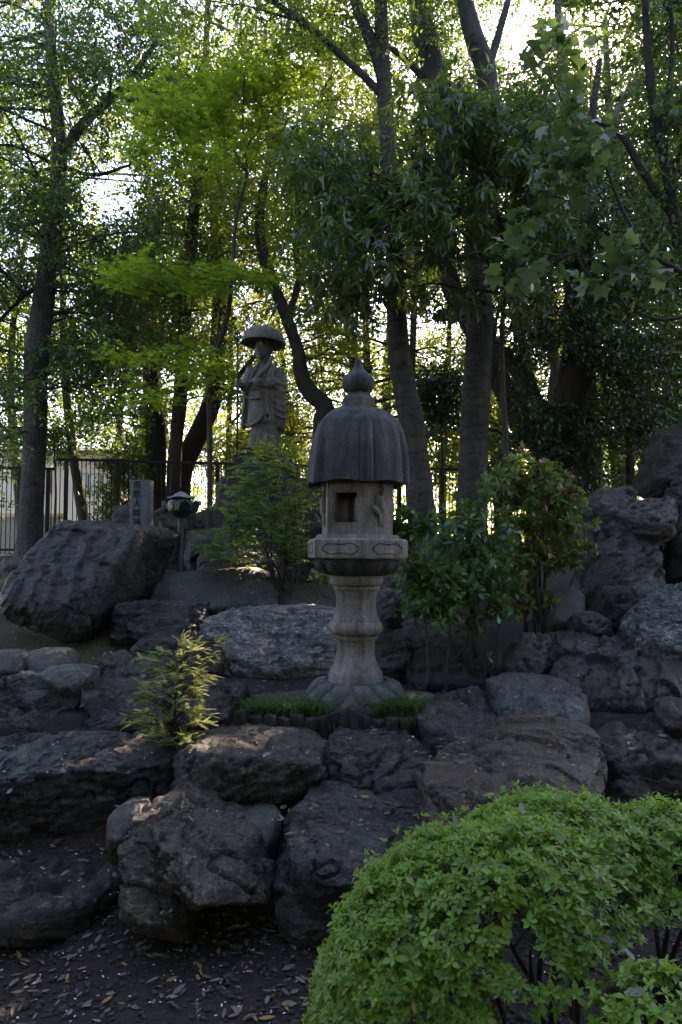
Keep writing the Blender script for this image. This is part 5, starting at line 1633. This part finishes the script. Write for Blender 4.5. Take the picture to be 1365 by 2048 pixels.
def maple_crown(root):
    b = np.array(root.location)
    Cs, Rs = [], []
    r = np.random.default_rng(77)
    for (x, y, w, h, d, cnt) in ((330, 545, 80, 20, 8.4, 16), (430, 560, 60, 18, 8.6, 12), (520, 550, 35, 10, 8.7, 6), (360, 720, 70, 18, 8.5, 12), (405, 745, 35, 15, 8.5, 6), (320, 790, 40, 10, 8.5, 5), (360, 230, 80, 25, 8.9, 14), (460, 170, 90, 40, 8.9, 20), (560, 160, 80, 35, 9.0, 16), (440, 270, 110, 30, 8.8, 18), (520, 230, 70, 30, 8.8, 12), (390, 320, 60, 20, 8.7, 6), (600, 240, 40, 20, 9, 5)):
        for _ in range(cnt):
            c = P(x + r.normal(0, .75) * w, y + r.normal(0, .95) * h, d + r.uniform(-.6, .6))
            Cs.append(tuple(c)); Rs.append((.26, .26, .08))
    pos, d, nrm, size, rnd, cen = sprigs(np.array(Cs), np.array(Rs), 13, 6, .17, .062, seed=78, flat=True, upn=1.6, droop=-.12, beta=.8)
    mb = MB()
    for c in Cs:
        c = np.array(c); a = c + np.array([(P(470, 500, 8.7).x - c[0]) * .35, (8.7 - c[1]) * .3, -.12])
        V, Fc = tube_arrays(np.array([a, (a + c) / 2 + np.array([0, 0, .03]), c]) - b, [.006, .004, .002], 4, False); mb.add(V, Fc)
    mb.build('twigs', M['twig'], root, True)['kind'] = 'stuff'
    o = link('crown', leaf_mesh('crown', pos - b, d, nrm, size, 'maple', rnd), M['l_maple'], root); o['kind'] = 'stuff'


maple_crown([o for o in COL.objects if o.name.startswith('maple_tree')][0])

# --- woodland trees further back, alike at this distance
BG = [(-420, 16, 0), (-180, 18, 1), (40, 17, 0), (185, 15.5, 2), (250, 19, 1), (480, 17, 2), (560, 20, 2), (690, 15.5, 2), (742, 14.5, 1), (775, 17, 2), (868, 14.0, 1), (905, 18, 2), (1005, 17.5, 2), (1060, 20, 1), (1215, 16.5, 1), (1320, 18, 0), (1400, 16, 0), (1560, 17, 0), (1720, 19, 1), (640, 23, 2), (340, 23, 1), (960, 24, 2), (1180, 23, 1), (100, 23, 1)]
WOOD = ['off the left side, beyond the lower fence section', 'far left, beyond the left edge', 'just left of the big left-edge trunk', 'in front of the pale house, bent trunk', 'right of the pale house', 'straight behind the statue\'s staff', 'far behind the statue, right of its hat', 'between the crooked trunk and the lantern finial', 'close behind the lantern finial', 'farther back behind the lantern finial, right side', 'upright between the ringed trunk and the thickest trunk', 'farther back left of the thickest trunk', 'right of the thickest trunk', 'behind the leaning and massive trunks', 'behind the hoop rail', 'behind the dark boulder stack', 'at the right edge behind the dark limbs', 'off the right side', 'far off the right side', 'deep in the wood behind the crooked trunk', 'deep in the wood behind the slim reddish trunk', 'deep in the wood behind the thickest trunk', 'deep in the wood behind the pale upright trunk', 'deep in the wood behind the pale house']
BLAB = ['slender woodland tree with dark leaves, ', 'slender woodland tree with mid green leaves, ', 'slender woodland tree with sunlit yellow-green leaves, ']
for i, (x, D, kd) in enumerate(BG):
    r = np.random.default_rng(500 + i)
    b = P(x, 1000, D)
    hh = r.uniform(9, 13)
    lean = r.normal(0, .06)
    pts = [np.array([b.x + lean * t * hh + .25 * math.sin(t * 5 + i), D + .2 * math.sin(t * 4 + i * 2), 1.3 + t * hh]) for t in np.linspace(0, 1, 8)]
    rad = np.linspace(1, .25, 8) * r.uniform(.08, .14)
    nC = 60
    t = r.random(nC) ** .8
    C = np.array([pts[0] * 0 + np.array([b.x + lean * (q * hh) + r.normal(0, 1.25) * (1.1 - .35 * q), D + r.normal(0, 1.0), (4.9 if x < 300 else 2.9) + q * (hh - (3.0 if x < 300 else 1.2))]) for q in t])
    R = np.stack([r.uniform(.4, .75, nC), r.uniform(.4, .75, nC), r.uniform(.25, .5, nC)], 1)
    tree('woodland_tree', BLAB[kd] + WOOD[i], D, None, None, ['l_ever', 'l_lit', 'l_yellow'][kd], per=23, leaves=6, L=.3, lsize=.10, bark=['bark_dark', 'bark', 'bark_dark'][kd], seed=600 + i * 7, group='woodland trees behind the fence', paths=[(pts, rad)], clumps=(C, R), sides=9)

# --- tall crowns toward the sun and beside the clearing, above and beyond the frame
for i, (x, y, h) in enumerate([(6.0, 15.5, 13), (8.6, 19, 15), (4.2, 19.5, 15), (10.5, 14, 12), (1.5, 22, 15), (-5.5, 20, 14), (-9, 13, 11), (7.6, 10.5, 10), (12, 21, 15)]):
    r = np.random.default_rng(900 + i)
    pts = [np.array([x + .2 * math.sin(t * 5 + i), y + .2 * math.cos(t * 4 + i), 1.3 + t * (h - 1)]) for t in np.linspace(0, 1, 7)]
    nC = 100
    q = r.random(nC) ** .7
    C = np.stack([x + r.normal(0, 1.7, nC) * (1.15 - .4 * q), y + r.normal(0, 1.5, nC), 4.2 + q * (h - 4)], 1)
    R = np.stack([r.uniform(.5, .9, nC), r.uniform(.5, .9, nC), r.uniform(.3, .6, nC)], 1)
    tree('tall_tree', 'tall full-crowned tree ' + ['under the sun, right of the pale upright trunk', 'farther back under the sun', 'rising behind the leaning broken-topped trunk', 'beyond the right edge behind the boulder stack', 'far back behind the ringed trunk', 'far back behind the pale house', 'beyond the left edge of the picture', 'nearest the right edge, beside the twisting dark limbs', 'deep in the wood beyond the right edge'][i], y, None, None, 'l_ever' if i % 3 else 'l_lit', per=15, leaves=6, L=.32, lsize=.11, bark='bark', seed=950 + i * 5, group='tall trees toward the sun', paths=[(pts, np.linspace(.22, .06, 7))], clumps=(C, R), sides=10)

# --- undergrowth along the fence
for i, (x, y, D, w, h, kd) in enumerate([(-120, 930, 12.6, 1.0, .9, 'l_ever'), (235, 985, 13.4, .4, .9, 'l_ever'), (470, 900, 15.5, .9, .8, 'l_yellow'), (590, 880, 15, .9, 1.0, 'l_yellow'), (690, 900, 16, 1.0, .9, 'l_yellow'), (880, 880, 15.5, 1.0, 1.0, 'l_lit'), (1010, 880, 15, .9, 1.0, 'l_yellow'), (1060, 940, 12.2, .7, .7, 'l_camellia'), (1240, 880, 15.5, 1.1, 1.1, 'l_lit'), (1330, 850, 16, 1.2, 1.2, 'l_lit'), (1420, 900, 12, 1.0, 1.0, 'l_camellia'), (880, 790, 12.8, .5, .4, 'l_camellia'), (300, 900, 16, 1, .9, 'l_lit'), (110, 868, 15.5, 1.1, .45, 'l_ever')]):
    r = np.random.default_rng(1300 + i)
    c = np.array(P(x, y, D)); nC = 26
    C = c + r.normal(0, .5, (nC, 3)) * np.array([w, w * .8, h]); C[:, 2] = np.maximum(C[:, 2], 1.7)
    R = np.full((nC, 3), .33) * r.uniform(.7, 1.2, (nC, 1))
    pts = [np.array([c[0], D, 1.4]), np.array([c[0] + .05, D, (1.4 + c[2]) / 2]), np.array([c[0] - .03, D, c[2]])]
    tree('understory_shrub', ['dark evergreen shrub behind the lower left fence section', 'dark evergreen shrub behind the fence left of the stele', 'bright sunlit shrub behind the fence at the statue\'s staff', 'bright sunlit shrub behind the statue\'s robe', 'bright sunlit shrub behind the lantern roof, left side', 'mid green shrub between the ringed trunk and the thickest trunk', 'bright sunlit shrub right of the thickest trunk', 'very dark glossy shrub at the foot of the leaning trunk', 'mid green shrub behind the hoop rail', 'mid green shrub behind the top of the dark boulder stack', 'very dark glossy shrub beyond the right edge', 'small very dark shrub low between ringed trunk and thickest trunk', 'mid green shrub behind the fence above the stele', 'dark shrub rising above the pale house wall'][i], D, None, None, kd, per=26, leaves=7, L=.2, lsize=.075, bark='twig', seed=1400 + i * 3, group='shrubs behind the fence', cat='shrub', paths=[(pts, [.03, .025, .015])], clumps=(C, R), sides=7)

# --- the wood beyond, one mass
def far_wood():
    r = np.random.default_rng(41)
    nC = 900
    x = r.uniform(-34, 34, nC); y = r.uniform(26, 42, nC); z = 1.5 + r.random(nC) ** 1.2 * 11 * (0.75 + .25 * np.sin(x * .35 + 1))
    C = np.stack([x, y, z], 1); R = np.stack([r.uniform(.7, 1.3, nC), r.uniform(.7, 1.3, nC), r.uniform(.5, .9, nC)], 1)
    ok = open_sky(C); C, R = C[ok], R[ok]
    pos, d, nrm, size, rnd, cen = sprigs(C, R, 12, 6, .5, .26, seed=42)
    ok = sunny(pos)
    pos, d, nrm, size, rnd = pos[ok], d[ok], nrm[ok], size[ok], rnd[ok]
    o = link('far_woodland', leaf_mesh('far_woodland', pos, d, nrm, size, 'dia', rnd), M['l_yellow'])
    tag(o, 'distant wood of sunlit green foliage seen between the trunks', 'woodland', kind='stuff')


far_wood()


def sky_blocker():
    """Unseen foliage ring added behind and beside the viewer to block low sky light."""
    r = np.random.default_rng(51)
    nC = 1900
    a = r.uniform(math.radians(150), math.radians(390), nC)
    rad = r.uniform(7, 12, nC)
    x = rad * np.cos(a); y = -1.0 + rad * np.sin(a)
    C = np.stack([x, y, 0.4 + r.random(nC) * 12], 1)
    R = np.stack([r.uniform(.8, 1.3, nC), r.uniform(.8, 1.3, nC), r.uniform(.6, 1.0, nC)], 1)
    pos, d, nrm, size, rnd, cen = sprigs(C, R, 7, 5, .6, .36, seed=52)
    o = link('sky_blocking_foliage', leaf_mesh('sky_blocking_foliage', pos, d, nrm, size, 'dia', rnd), M['l_camellia'])  # dark leaves keep this added, unseen blocker from throwing sunlight back
    tag(o, 'unseen dark foliage ring added on the near side to block sky light', 'woodland', kind='stuff')


sky_blocker()

# ------------------------------------------------------------------ garden shrubs
def shrub(name, label, D, blobs, base_px, leafm, tpl, leaves, L, lsize, bark='twig', seed=0, per=6, stems=None, stem_w=6, clr=.10, cat='shrub', topk=0, **kw):
    """blobs: (px, py, rx, ry, count[, D])"""
    r = np.random.default_rng(seed)
    g = P(base_px[0], base_px[1], D)
    g.z = min(g.z, tz(g.x, D) + .6)
    root = empty(name, g, label, cat)
    b = np.array(g)
    Cs = []
    for bl in blobs:
        d0 = bl[5] if len(bl) > 5 else D
        for _ in range(bl[4]):
            a = r.uniform(0, 6.28); q = math.sqrt(r.random())
            Cs.append(tuple(P(bl[0] + q * bl[2] * math.cos(a), bl[1] + q * bl[3] * math.sin(a), d0 + r.normal(0, .5) * PX(bl[2], d0))))
    Cs = np.array(Cs)
    R = np.full((len(Cs), 3), clr) * r.uniform(.7, 1.25, (len(Cs), 1))
    stemm = MB()
    ns = stems or 7
    tips = Cs[r.choice(len(Cs), min(len(Cs), ns), replace=False)]
    nodes = []
    for t in tips:
        o = b + np.array([r.normal(0, .05), r.normal(0, .04), -.05])
        pts = [o, o + (t - o) * .35 + r.normal(0, .04, 3), o + (t - o) * .7 + r.normal(0, .03, 3), t]
        sm = catmull(pts, 5)
        V, Fc = tube_arrays(np.array(sm) - b, np.linspace(PX(stem_w, D) / 2, PX(stem_w, D) / 7, len(sm)), 7, False, .1, seed); 
        sb = MB(); sb.add(V, Fc); sb.build('stem', M[bark], root, True)
        nodes += sm[6:]
    nodes = np.array(nodes)
    for c in Cs:
        j = ((nodes - c) ** 2).sum(1).argmin(); a = nodes[j]
        V, Fc = tube_arrays(np.array([a, (a + c) / 2 + r.normal(0, .02, 3), c]) - b, [PX(stem_w, D) / 7, PX(stem_w, D) / 9, .0015], 5, False); stemm.add(V, Fc)
    stemm.build('twigs', M[bark], root, True)['kind'] = 'stuff'
    pos, d, nrm, size, rnd, cen = sprigs(Cs, R, per, leaves, L, lsize, seed=seed + 3, **kw)
    o = link('foliage', leaf_mesh('foliage', pos - b, d, nrm, size, tpl, rnd), M[leafm], root); o['kind'] = 'stuff'
    return root


shrub('nandina_shrub', 'airy fine-leaved green shrub below the statue, left of the lantern', 6.7,
      [(500, 975, 50, 25, 14), (520, 1020, 80, 35, 22), (490, 1065, 90, 35, 26), (440, 1085, 45, 22, 10), (560, 1085, 50, 40, 10), (480, 1120, 55, 15, 6), (530, 930, 50, 20, 8), (600, 1090, 25, 30, 5), (610, 990, 30, 25, 5)], (575, 1180), 'l_nandina', 'dia', 9, .13, .042, seed=1500, per=5, stems=9, stem_w=5, clr=.08, flat=True, upn=1.3, droop=-.2)
shrub('sunlit_shrub', 'pale sunlit sprays of fine leaves beside the lantern roof', 6.9,
      [(600, 1000, 35, 18, 10), (590, 1035, 35, 25, 12), (555, 900, 60, 30, 18), (620, 960, 25, 15, 5), (580, 940, 30, 20, 7)], (605, 1180), 'l_yellow', 'dia', 9, .13, .040, seed=1520, per=4, stems=6, stem_w=4, clr=.08, flat=True, upn=1.3, droop=-.2)
shrub('broad_leaf_shrub', 'dark green broad-leaved shrub right of the lantern shaft', 5.2,
      [(870, 1170, 60, 42, 13), (930, 1110, 80, 60, 16), (955, 1190, 70, 50, 15), (900, 1220, 80, 28, 9), (895, 1040, 55, 38, 9), (975, 1015, 50, 60, 11), (845, 1195, 35, 28, 7), (995, 1120, 35, 45, 8)], (962, 1385), 'l_aucuba', 'broad', 7, .07, .072, seed=1540, per=3, stems=8, stem_w=9, clr=.085, droop=-.25, upn=1.0)
shrub('pieris_shrub', 'tall shrub with reddish and lime tipped rosettes in front of the right-hand fence', 5.6,
      [(1065, 945, 60, 22, 16), (1060, 985, 90, 34, 28), (1100, 1020, 65, 28, 18), (1050, 1050, 60, 32, 10), (1085, 1100, 65, 32, 15), (1070, 1145, 50, 28, 9), (1155, 1105, 32, 18, 6), (1040, 1190, 38, 28, 6), (1080, 1200, 20, 15, 3), (1140, 1050, 38, 22, 7)], (1075, 1290), 'l_pieris', 'oval', 10, .035, .065, seed=1560, per=3, stems=9, stem_w=8, clr=.085, beta=1.15, upn=.9, droop=.1)
shrub('ardisia_plant', 'single thin stem topped by a tuft of narrow glossy leaves beside the lantern platform', 4.85,
      [(800, 1065, 34, 18, 9), (785, 1075, 25, 15, 5), (825, 1040, 25, 15, 3)], (836, 1345), 'l_aucuba', 'oval', 10, .05, .085, seed=1580, per=4, stems=1, stem_w=4.5, clr=.04, droop=-.15, cat='plant')
shrub('ardisia_plant', 'thin bare stem left of two, carrying narrow leaves beside the broad-leaved shrub', 4.95,
      [(850, 1150, 30, 20, 7), (840, 1185, 25, 18, 5)], (862, 1395), 'l_aucuba', 'oval', 10, .05, .08, seed=1590, per=4, stems=1, stem_w=4, clr=.05, droop=-.15, cat='plant')
shrub('ardisia_plant', 'thin bare stem right of two, carrying narrow leaves beside the broad-leaved shrub', 4.9,
      [(872, 1200, 30, 18, 7), (880, 1140, 25, 18, 4)], (874, 1395), 'l_aucuba', 'oval', 10, .05, .08, seed=1595, per=4, stems=1, stem_w=4, clr=.05, droop=-.15, cat='plant')
shrub('flowering_plant', 'small plant with two pink flowers beside the lantern bracket', 5.9, [(640, 1152, 14, 8, 6)], (645, 1185), 'l_nandina', 'oval', 7, .03, .04, seed=1600, per=3, stems=2, stem_w=3, clr=.03, cat='plant')
fl = [o for o in COL.objects if o.name.startswith('flowering_plant')][0]
for (x, y) in ((626, 1141), (634, 1152)):
    c = np.array(P(x, y, 5.75)) - np.array(fl.location)
    a = np.arange(6) * math.pi / 3
    d = np.stack([np.cos(a), -.3 + 0 * a, np.sin(a)], 1)
    link('flower', leaf_mesh('flower', np.repeat(c[None], 6, 0), d, np.tile([[0., -1, .2]], (6, 1)), np.full(6, .022), 'broad'), M['flower'], fl)


# feathery sunlit conifer
def conifer():
    D = 3.95
    g = P(336, 1612, D)
    root = empty('feathery_conifer', g, 'small feathery golden green conifer catching the sun between the left boulders', 'conifer')
    b = np.array(g)
    r = np.random.default_rng(5)
    trunk = [np.array(P(*q)) for q in ((336, 1615, D), (342, 1560, D), (352, 1510, D), (350, 1450, D + .03), (352, 1390, D + .05), (364, 1310, D + .05))]
    sm = catmull(trunk, 6)
    V, Fc = tube_arrays(np.array(sm) - b, np.linspace(PX(13, D) / 2, .003, len(sm)), 9, False, .15, 3)
    mb = MB(); mb.add(V, Fc); mb.build('trunk', M['bark_dark'], root, True)
    br = MB(); pos = []; dd = []; nn = []; ss = []; rn = []
    ends = [(290, 1335), (308, 1300), (330, 1340), (372, 1285), (360, 1310), (395, 1300), (420, 1320), (448, 1305), (280, 1385), (300, 1400), (265, 1420), (242, 1443), (290, 1440), (310, 1460), (345, 1420), (370, 1400), (400, 1390), (415, 1420), (400, 1440), (420, 1448), (330, 1370), (350, 1350), (385, 1345), (310, 1345), (340, 1440), (375, 1450), (285, 1470), (330, 1480), (390, 1475), (360, 1370), (320, 1420), (270, 1400), (405, 1360), (300, 1365), (345, 1325), (425, 1350), (375, 1480), (355, 1490)]
    ends = ends + [(ex + r.normal(0, 16), ey + r.normal(0, 14)) for ex, ey in ends]
    for (ex, ey) in ends:
        e = np.array(P(ex, ey, D + r.normal(0, .11)))
        j = r.integers(10, len(sm) - 2)
        cand = np.array(sm[8:]); low = cand[(cand[:, 2] < e[2] + .02)]
        a = low[((low - e) ** 2).sum(1).argmin()] if len(low) else cand[0]
        a = a - np.array([0, 0, .06]) if len(low) > 3 else a
        bp = catmull([a, (a + e) / 2 + np.array([0, 0, .02]) + r.normal(0, .012, 3), e], 5)
        V, Fc = tube_arrays(np.array(bp) - b, np.linspace(.0045, .0012, len(bp)), 5, False); br.add(V, Fc)
        ax = unit((e - bp[5])[None])[0]
        # side sprays along the outer part, each a row of short needles
        for q in range(9):
            t = r.uniform(.5, 1.0); idx = min(len(bp) - 1, int(t * (len(bp) - 1)))
            s0 = bp[idx]; side = unit((r.normal(0, .55, 3) * np.array([1, 1, .5]) + ax * .9 + np.array([0, 0, .05]))[None])[0]
            ll = r.uniform(.04, .085)
            hue = np.clip(r.normal(.45, .25), 0, .99)
            for m in range(16):
                f = (m + .5) / 16
                p = s0 + side * ll * f + np.array([0, 0, -.010 * f * f])
                for sg in (-1, 1):
                    lat = np.cross(side, np.array([0, 0, 1.0])); lat /= np.linalg.norm(lat) + 1e-6
                    pos.append(p); dd.append(side * .75 + lat * sg * .8 + r.normal(0, .12, 3)); nn.append(np.array([0, 0, 1.0]) + r.normal(0, .3, 3)); ss.append(.019 * (1.15 - .5 * f)); rn.append(np.clip(hue + r.normal(0, .08), 0, .99))
    br.build('branches', M['twig'], root, True)['kind'] = 'stuff'
    o = link('foliage', leaf_mesh('foliage', np.array(pos) - b, np.array(dd), np.array(nn), np.array(ss), 'lance', np.array(rn)), M['l_cypress'], root); o['kind'] = 'stuff'


conifer()

# mondo grass tufts
def grass(name, label, spots, seed):
    r = np.random.default_rng(seed)
    V, Fc, rn = [], [], []
    base = None
    for (px, py, D, cnt, h) in spots:
        c = np.array(P(px, py, D)); c[2] = tz(c[0], c[1])
        for _ in range(cnt):
            p = c + np.array([r.normal(0, .045), r.normal(0, .035), -.01])
            a = r.uniform(0, 6.28); hh = h * r.uniform(.6, 1.2); w = .0022 * r.uniform(.8, 1.4)
            out = np.array([math.cos(a), math.sin(a), 0]); sd = np.array([-out[1], out[0], 0])
            reach = hh * r.uniform(.5, 1.3)
            i0 = len(V)
            for q, t in enumerate((0, .3, .6, .85, 1.0)):
                pt = p + out * reach * t ** 1.5 + np.array([0, 0, hh * (1.7 * t - 1.15 * t * t)])
                ww = w * (1 - t * .8)
                V += [pt - sd * ww, pt + sd * ww]
            for q in range(4):
                Fc.append((i0 + 2 * q, i0 + 2 * q + 1, i0 + 2 * q + 3, i0 + 2 * q + 2))
            rn += [r.random()] * 10
    V = np.array(V); b = V.mean(0); b[2] = V[:, 2].min()
    me = mesh_from(name, V - b, np.array(Fc)); add_attr(me, 'rnd', rn)
    o = link(name, me, M['l_grass'], loc=tuple(b))
    tag(o, label, 'grass', kind='stuff')


grass('grass_tuft', 'low dark mondo grass behind the left log posts', [(500 + q * 12, 1408 + 6 * math.sin(q), 4.46 + .06 * math.sin(q * 2), 150, .11) for q in range(14)] + [(620, 1430, 4.33, 110, .08), (640, 1428, 4.33, 90, .07)], 1)
grass('grass_tuft', 'arching mondo grass spilling over the right log posts', [(735 + q * 11, 1412 + 5 * math.sin(q), 4.45 + .05 * math.sin(q * 2), 140, .11) for q in range(11)] + [(800, 1428, 4.33, 170, .10), (820, 1425, 4.33, 150, .10), (785, 1425, 4.33, 90, .08)], 2)
grass('grass_tuft', 'sparse grass blades at the foot of the thin stems right of the lantern', [(870, 1390, 4.75, 50, .06), (900, 1385, 4.75, 40, .06), (945, 1380, 4.75, 30, .06)], 3)

# ------------------------------------------------------------------ azalea bushes in the foreground
def azalea(name, label, ells, seed, stems, dens=1500, nparts=0, gap=None):
    """ells: (cx, cy, cz, rx, ry, rz, zmin) ellipsoids in metres; leaf rosettes cover the union's surface."""
    r = np.random.default_rng(seed)
    base = np.array([ells[0][0], ells[0][1], 0.0])
    root = empty(name, base, label, 'bush')
    Pn, Nn_ = [], []
    for e in ells:
        c = np.array(e[:3]); R = np.array(e[3:6])
        area = 4 * math.pi * ((R[0] * R[1]) ** 1.6 / 3 + (R[0] * R[2]) ** 1.6 / 3 + (R[1] * R[2]) ** 1.6 / 3) ** (1 / 1.6)
        n = int(dens * area)
        d = unit(r.normal(0, 1, (n, 3)))
        lay = 1 - np.abs(r.normal(0, .055, n)) - np.where(r.random(n) < .3, r.uniform(.05, .25, n), 0)
        wob = 1 + .06 * fbm(d * 2.3 + seed, 3) * 2 + .05 * fbm(d * 8 + seed, 3) * 2 + np.where(r.random(n) < .05, r.uniform(.02, .10, n), 0)
        p = c + d * R * (lay * wob)[:, None]
        zm = e[6](p[:, 0]) if callable(e[6]) else e[6]
        keep = p[:, 2] > zm + .06 * fbm(p * 6, 2)
        for f in ells:
            if f is e: continue
            q = ((p - np.array(f[:3])) / np.array(f[3:6]))
            keep &= (q ** 2).sum(1) > .82
        if gap is not None: keep &= ~gap(p)
        Pn.append(p[keep]); Nn_.append(unit((d / R)[keep]))
    p = np.concatenate(Pn); nn = np.concatenate(Nn_)
    vv = unit(np.array(EYE) - p)
    kp = ((nn * vv).sum(1) > -.25) | (r.random(len(p)) < .35)
    p, nn = p[kp], nn[kp]
    m = len(p)
    ax = unit(nn * .8 + np.array([0, 0, .55]) + r.normal(0, .28, (m, 3)))
    k = 6
    u = unit(np.cross(ax, r.normal(0, 1, (m, 3)))); v = np.cross(ax, u)
    sp = np.repeat(np.arange(m), k); j = np.tile(np.arange(k), m)
    ph = j * 2.4 + np.repeat(r.uniform(0, 6.28, m), k)
    inner = (j >= 4)
    el = np.where(inner, .75, .22) + r.normal(0, .12, m * k)
    lat = u[sp] * np.cos(ph)[:, None] + v[sp] * np.sin(ph)[:, None]
    d = lat * np.cos(el)[:, None] + ax[sp] * np.sin(el)[:, None]
    nrm = ax[sp] * np.cos(el)[:, None] - lat * np.sin(el)[:, None]
    size = np.where(inner, .015, .0245) * r.uniform(.75, 1.25, m * k) * np.repeat(r.uniform(.55, 1.35, m), k)
    pos = p[sp] + ax[sp] * (np.where(inner, .006, 0))[:, None]
    rnd = np.clip(np.repeat(r.random(m), k) * .55 + np.where(inner, .35, .1) + r.random(m * k) * .1, 0, .99)
    # the rosettes that show largest are parts of their own
    pr = np.zeros(m, bool)
    if nparts:
        v2 = p - np.array(EYE)
        dist = np.linalg.norm(v2, axis=1)
        facing = -(nn * v2).sum(1) / dist
        lay_ok = facing > .25
        infr = (np.abs(p[:, 0]) < p[:, 1] * .46) & (p[:, 2] > 1.6 - p[:, 1] * .63)
        sc_ = np.where(lay_ok & infr, 1 / dist * (.6 + facing) * r.uniform(.75, 1.25, m), 0)
        pr[np.argsort(-sc_)[:nparts]] = True
    lm = ~pr[sp]
    fo = link('foliage', leaf_mesh('foliage', pos[lm] - base, d[lm], nrm[lm], size[lm], 'leaf4', rnd[lm], True), M['l_azalea'], root); fo['kind'] = 'stuff'
    for i in np.where(pr)[0]:
        s = slice(i * k, i * k + k)
        me = leaf_mesh('leaf_rosette', pos[s] - p[i], d[s], nrm[s], size[s] * 1.06, 'broad', rnd[s], True)
        link('leaf_rosette', me, M['l_azalea'], root, loc=tuple(p[i] + nn[i] * .006 - base))
    # stems
    for (x, y, tips) in stems:
        for tp in tips:
            o = np.array([x, y, -.02]); t = np.array(tp)
            sm = catmull([o, o + (t - o) * np.array([.25, .25, .45]) + r.normal(0, .015, 3), o + (t - o) * np.array([.6, .6, .75]) + r.normal(0, .015, 3), t], 6)
            V, Fc = tube_arrays(np.array(sm) - base, np.linspace(.011, .004, len(sm)), 8, False, .15, x * 9)
            mb = MB(); mb.add(V, Fc); mb.build('stem', M['bark_dark'], root, True)
    tops = np.where((nn[:, 2] > .35) & ((nn * unit(np.array(EYE) - p)).sum(1) > .2))[0]
    for i in r.choice(tops, min(len(tops), 16), replace=False):
        dv = Vector(r.normal(0, 1, 3)).normalized(); nv = Vector(nn[i]); nv = (nv - nv.dot(dv) * dv).normalized()
        ob = link('dead_leaf', shared[int(r.integers(0, 8))], None, root)
        ob.matrix_local = Matrix.Translation(Vector(p[i] + nn[i] * .022 - base)) @ Matrix((dv, nv.cross(dv), nv)).transposed().to_4x4() @ Matrix.Scale(r.uniform(.03, .055), 4)
    tw = MB()
    for _ in range(420):
        i = r.integers(0, m); t = p[i] - nn[i] * .01
        a = t - nn[i] * r.uniform(.05, .16) + r.normal(0, .03, 3) - np.array([0, 0, .03])
        V, Fc = tube_arrays(np.array([a, (a + t) / 2 + r.normal(0, .012, 3), t]) - base, [.003, .0022, .0014], 5, False); tw.add(V, Fc)
    tw.build('twigs', M['twig'], root, True)['kind'] = 'stuff'
    return root


def az_e(px, top, D, rx, ry, rz, zmin):
    """ellipsoid whose upper outline touches the picture at (px, top)"""
    t = P(px, top, D)
    return (t.x, D, t.z - rz, rx, ry, rz, zmin)


hem = lambda x: np.interp(x, [.1, .32, .5, .66], [-.02, .1, .46, .56])
azalea('azalea_bush', 'large clipped azalea bush with fresh green leaves filling the lower right foreground',
       [az_e(1110, 1592, 2.4, .46, .42, .44, hem), az_e(900, 1664, 2.3, .40, .42, .60, hem), az_e(790, 1742, 2.2, .26, .36, .56, hem), az_e(1040, 1645, 2.15, .36, .32, .42, hem)], 2000,
       [(.62, 2.25, [(.45, 2.2, .55), (.60, 2.3, .62), (.72, 2.35, .6), (.52, 2.05, .5)]), (.72, 2.3, [(.80, 2.4, .62), (.68, 2.15, .55), (.90, 2.3, .55)]), (.52, 2.15, [(.40, 2.05, .45), (.35, 2.25, .5)])], 3900, 260, lambda p: (fbm(p * 4.5 + 3, 2) > .12) & (p[:, 2] < .66) & (p[:, 0] > .32) & (p[:, 1] < 2.35))
azalea('azalea_bush', 'clipped azalea bush at the right edge behind and beside the large one', [az_e(1350, 1604, 2.38, .30, .34, .40, .53), az_e(1520, 1610, 2.3, .36, .4, .5, .48)], 2100, [(1.0, 2.35, [(.95, 2.3, .6), (1.1, 2.35, .62), (1.05, 2.2, .55)]), (1.15, 2.3, [(1.2, 2.3, .6), (1.3, 2.4, .5)])], 2300, 60)
azalea('azalea_bush', 'low azalea growth in the bottom right corner', [az_e(1330, 1950, 1.75, .20, .2, .22, -.02)], 2200, [(.78, 1.75, [(.75, 1.75, .25), (.85, 1.75, .25)])], 2300, 30)
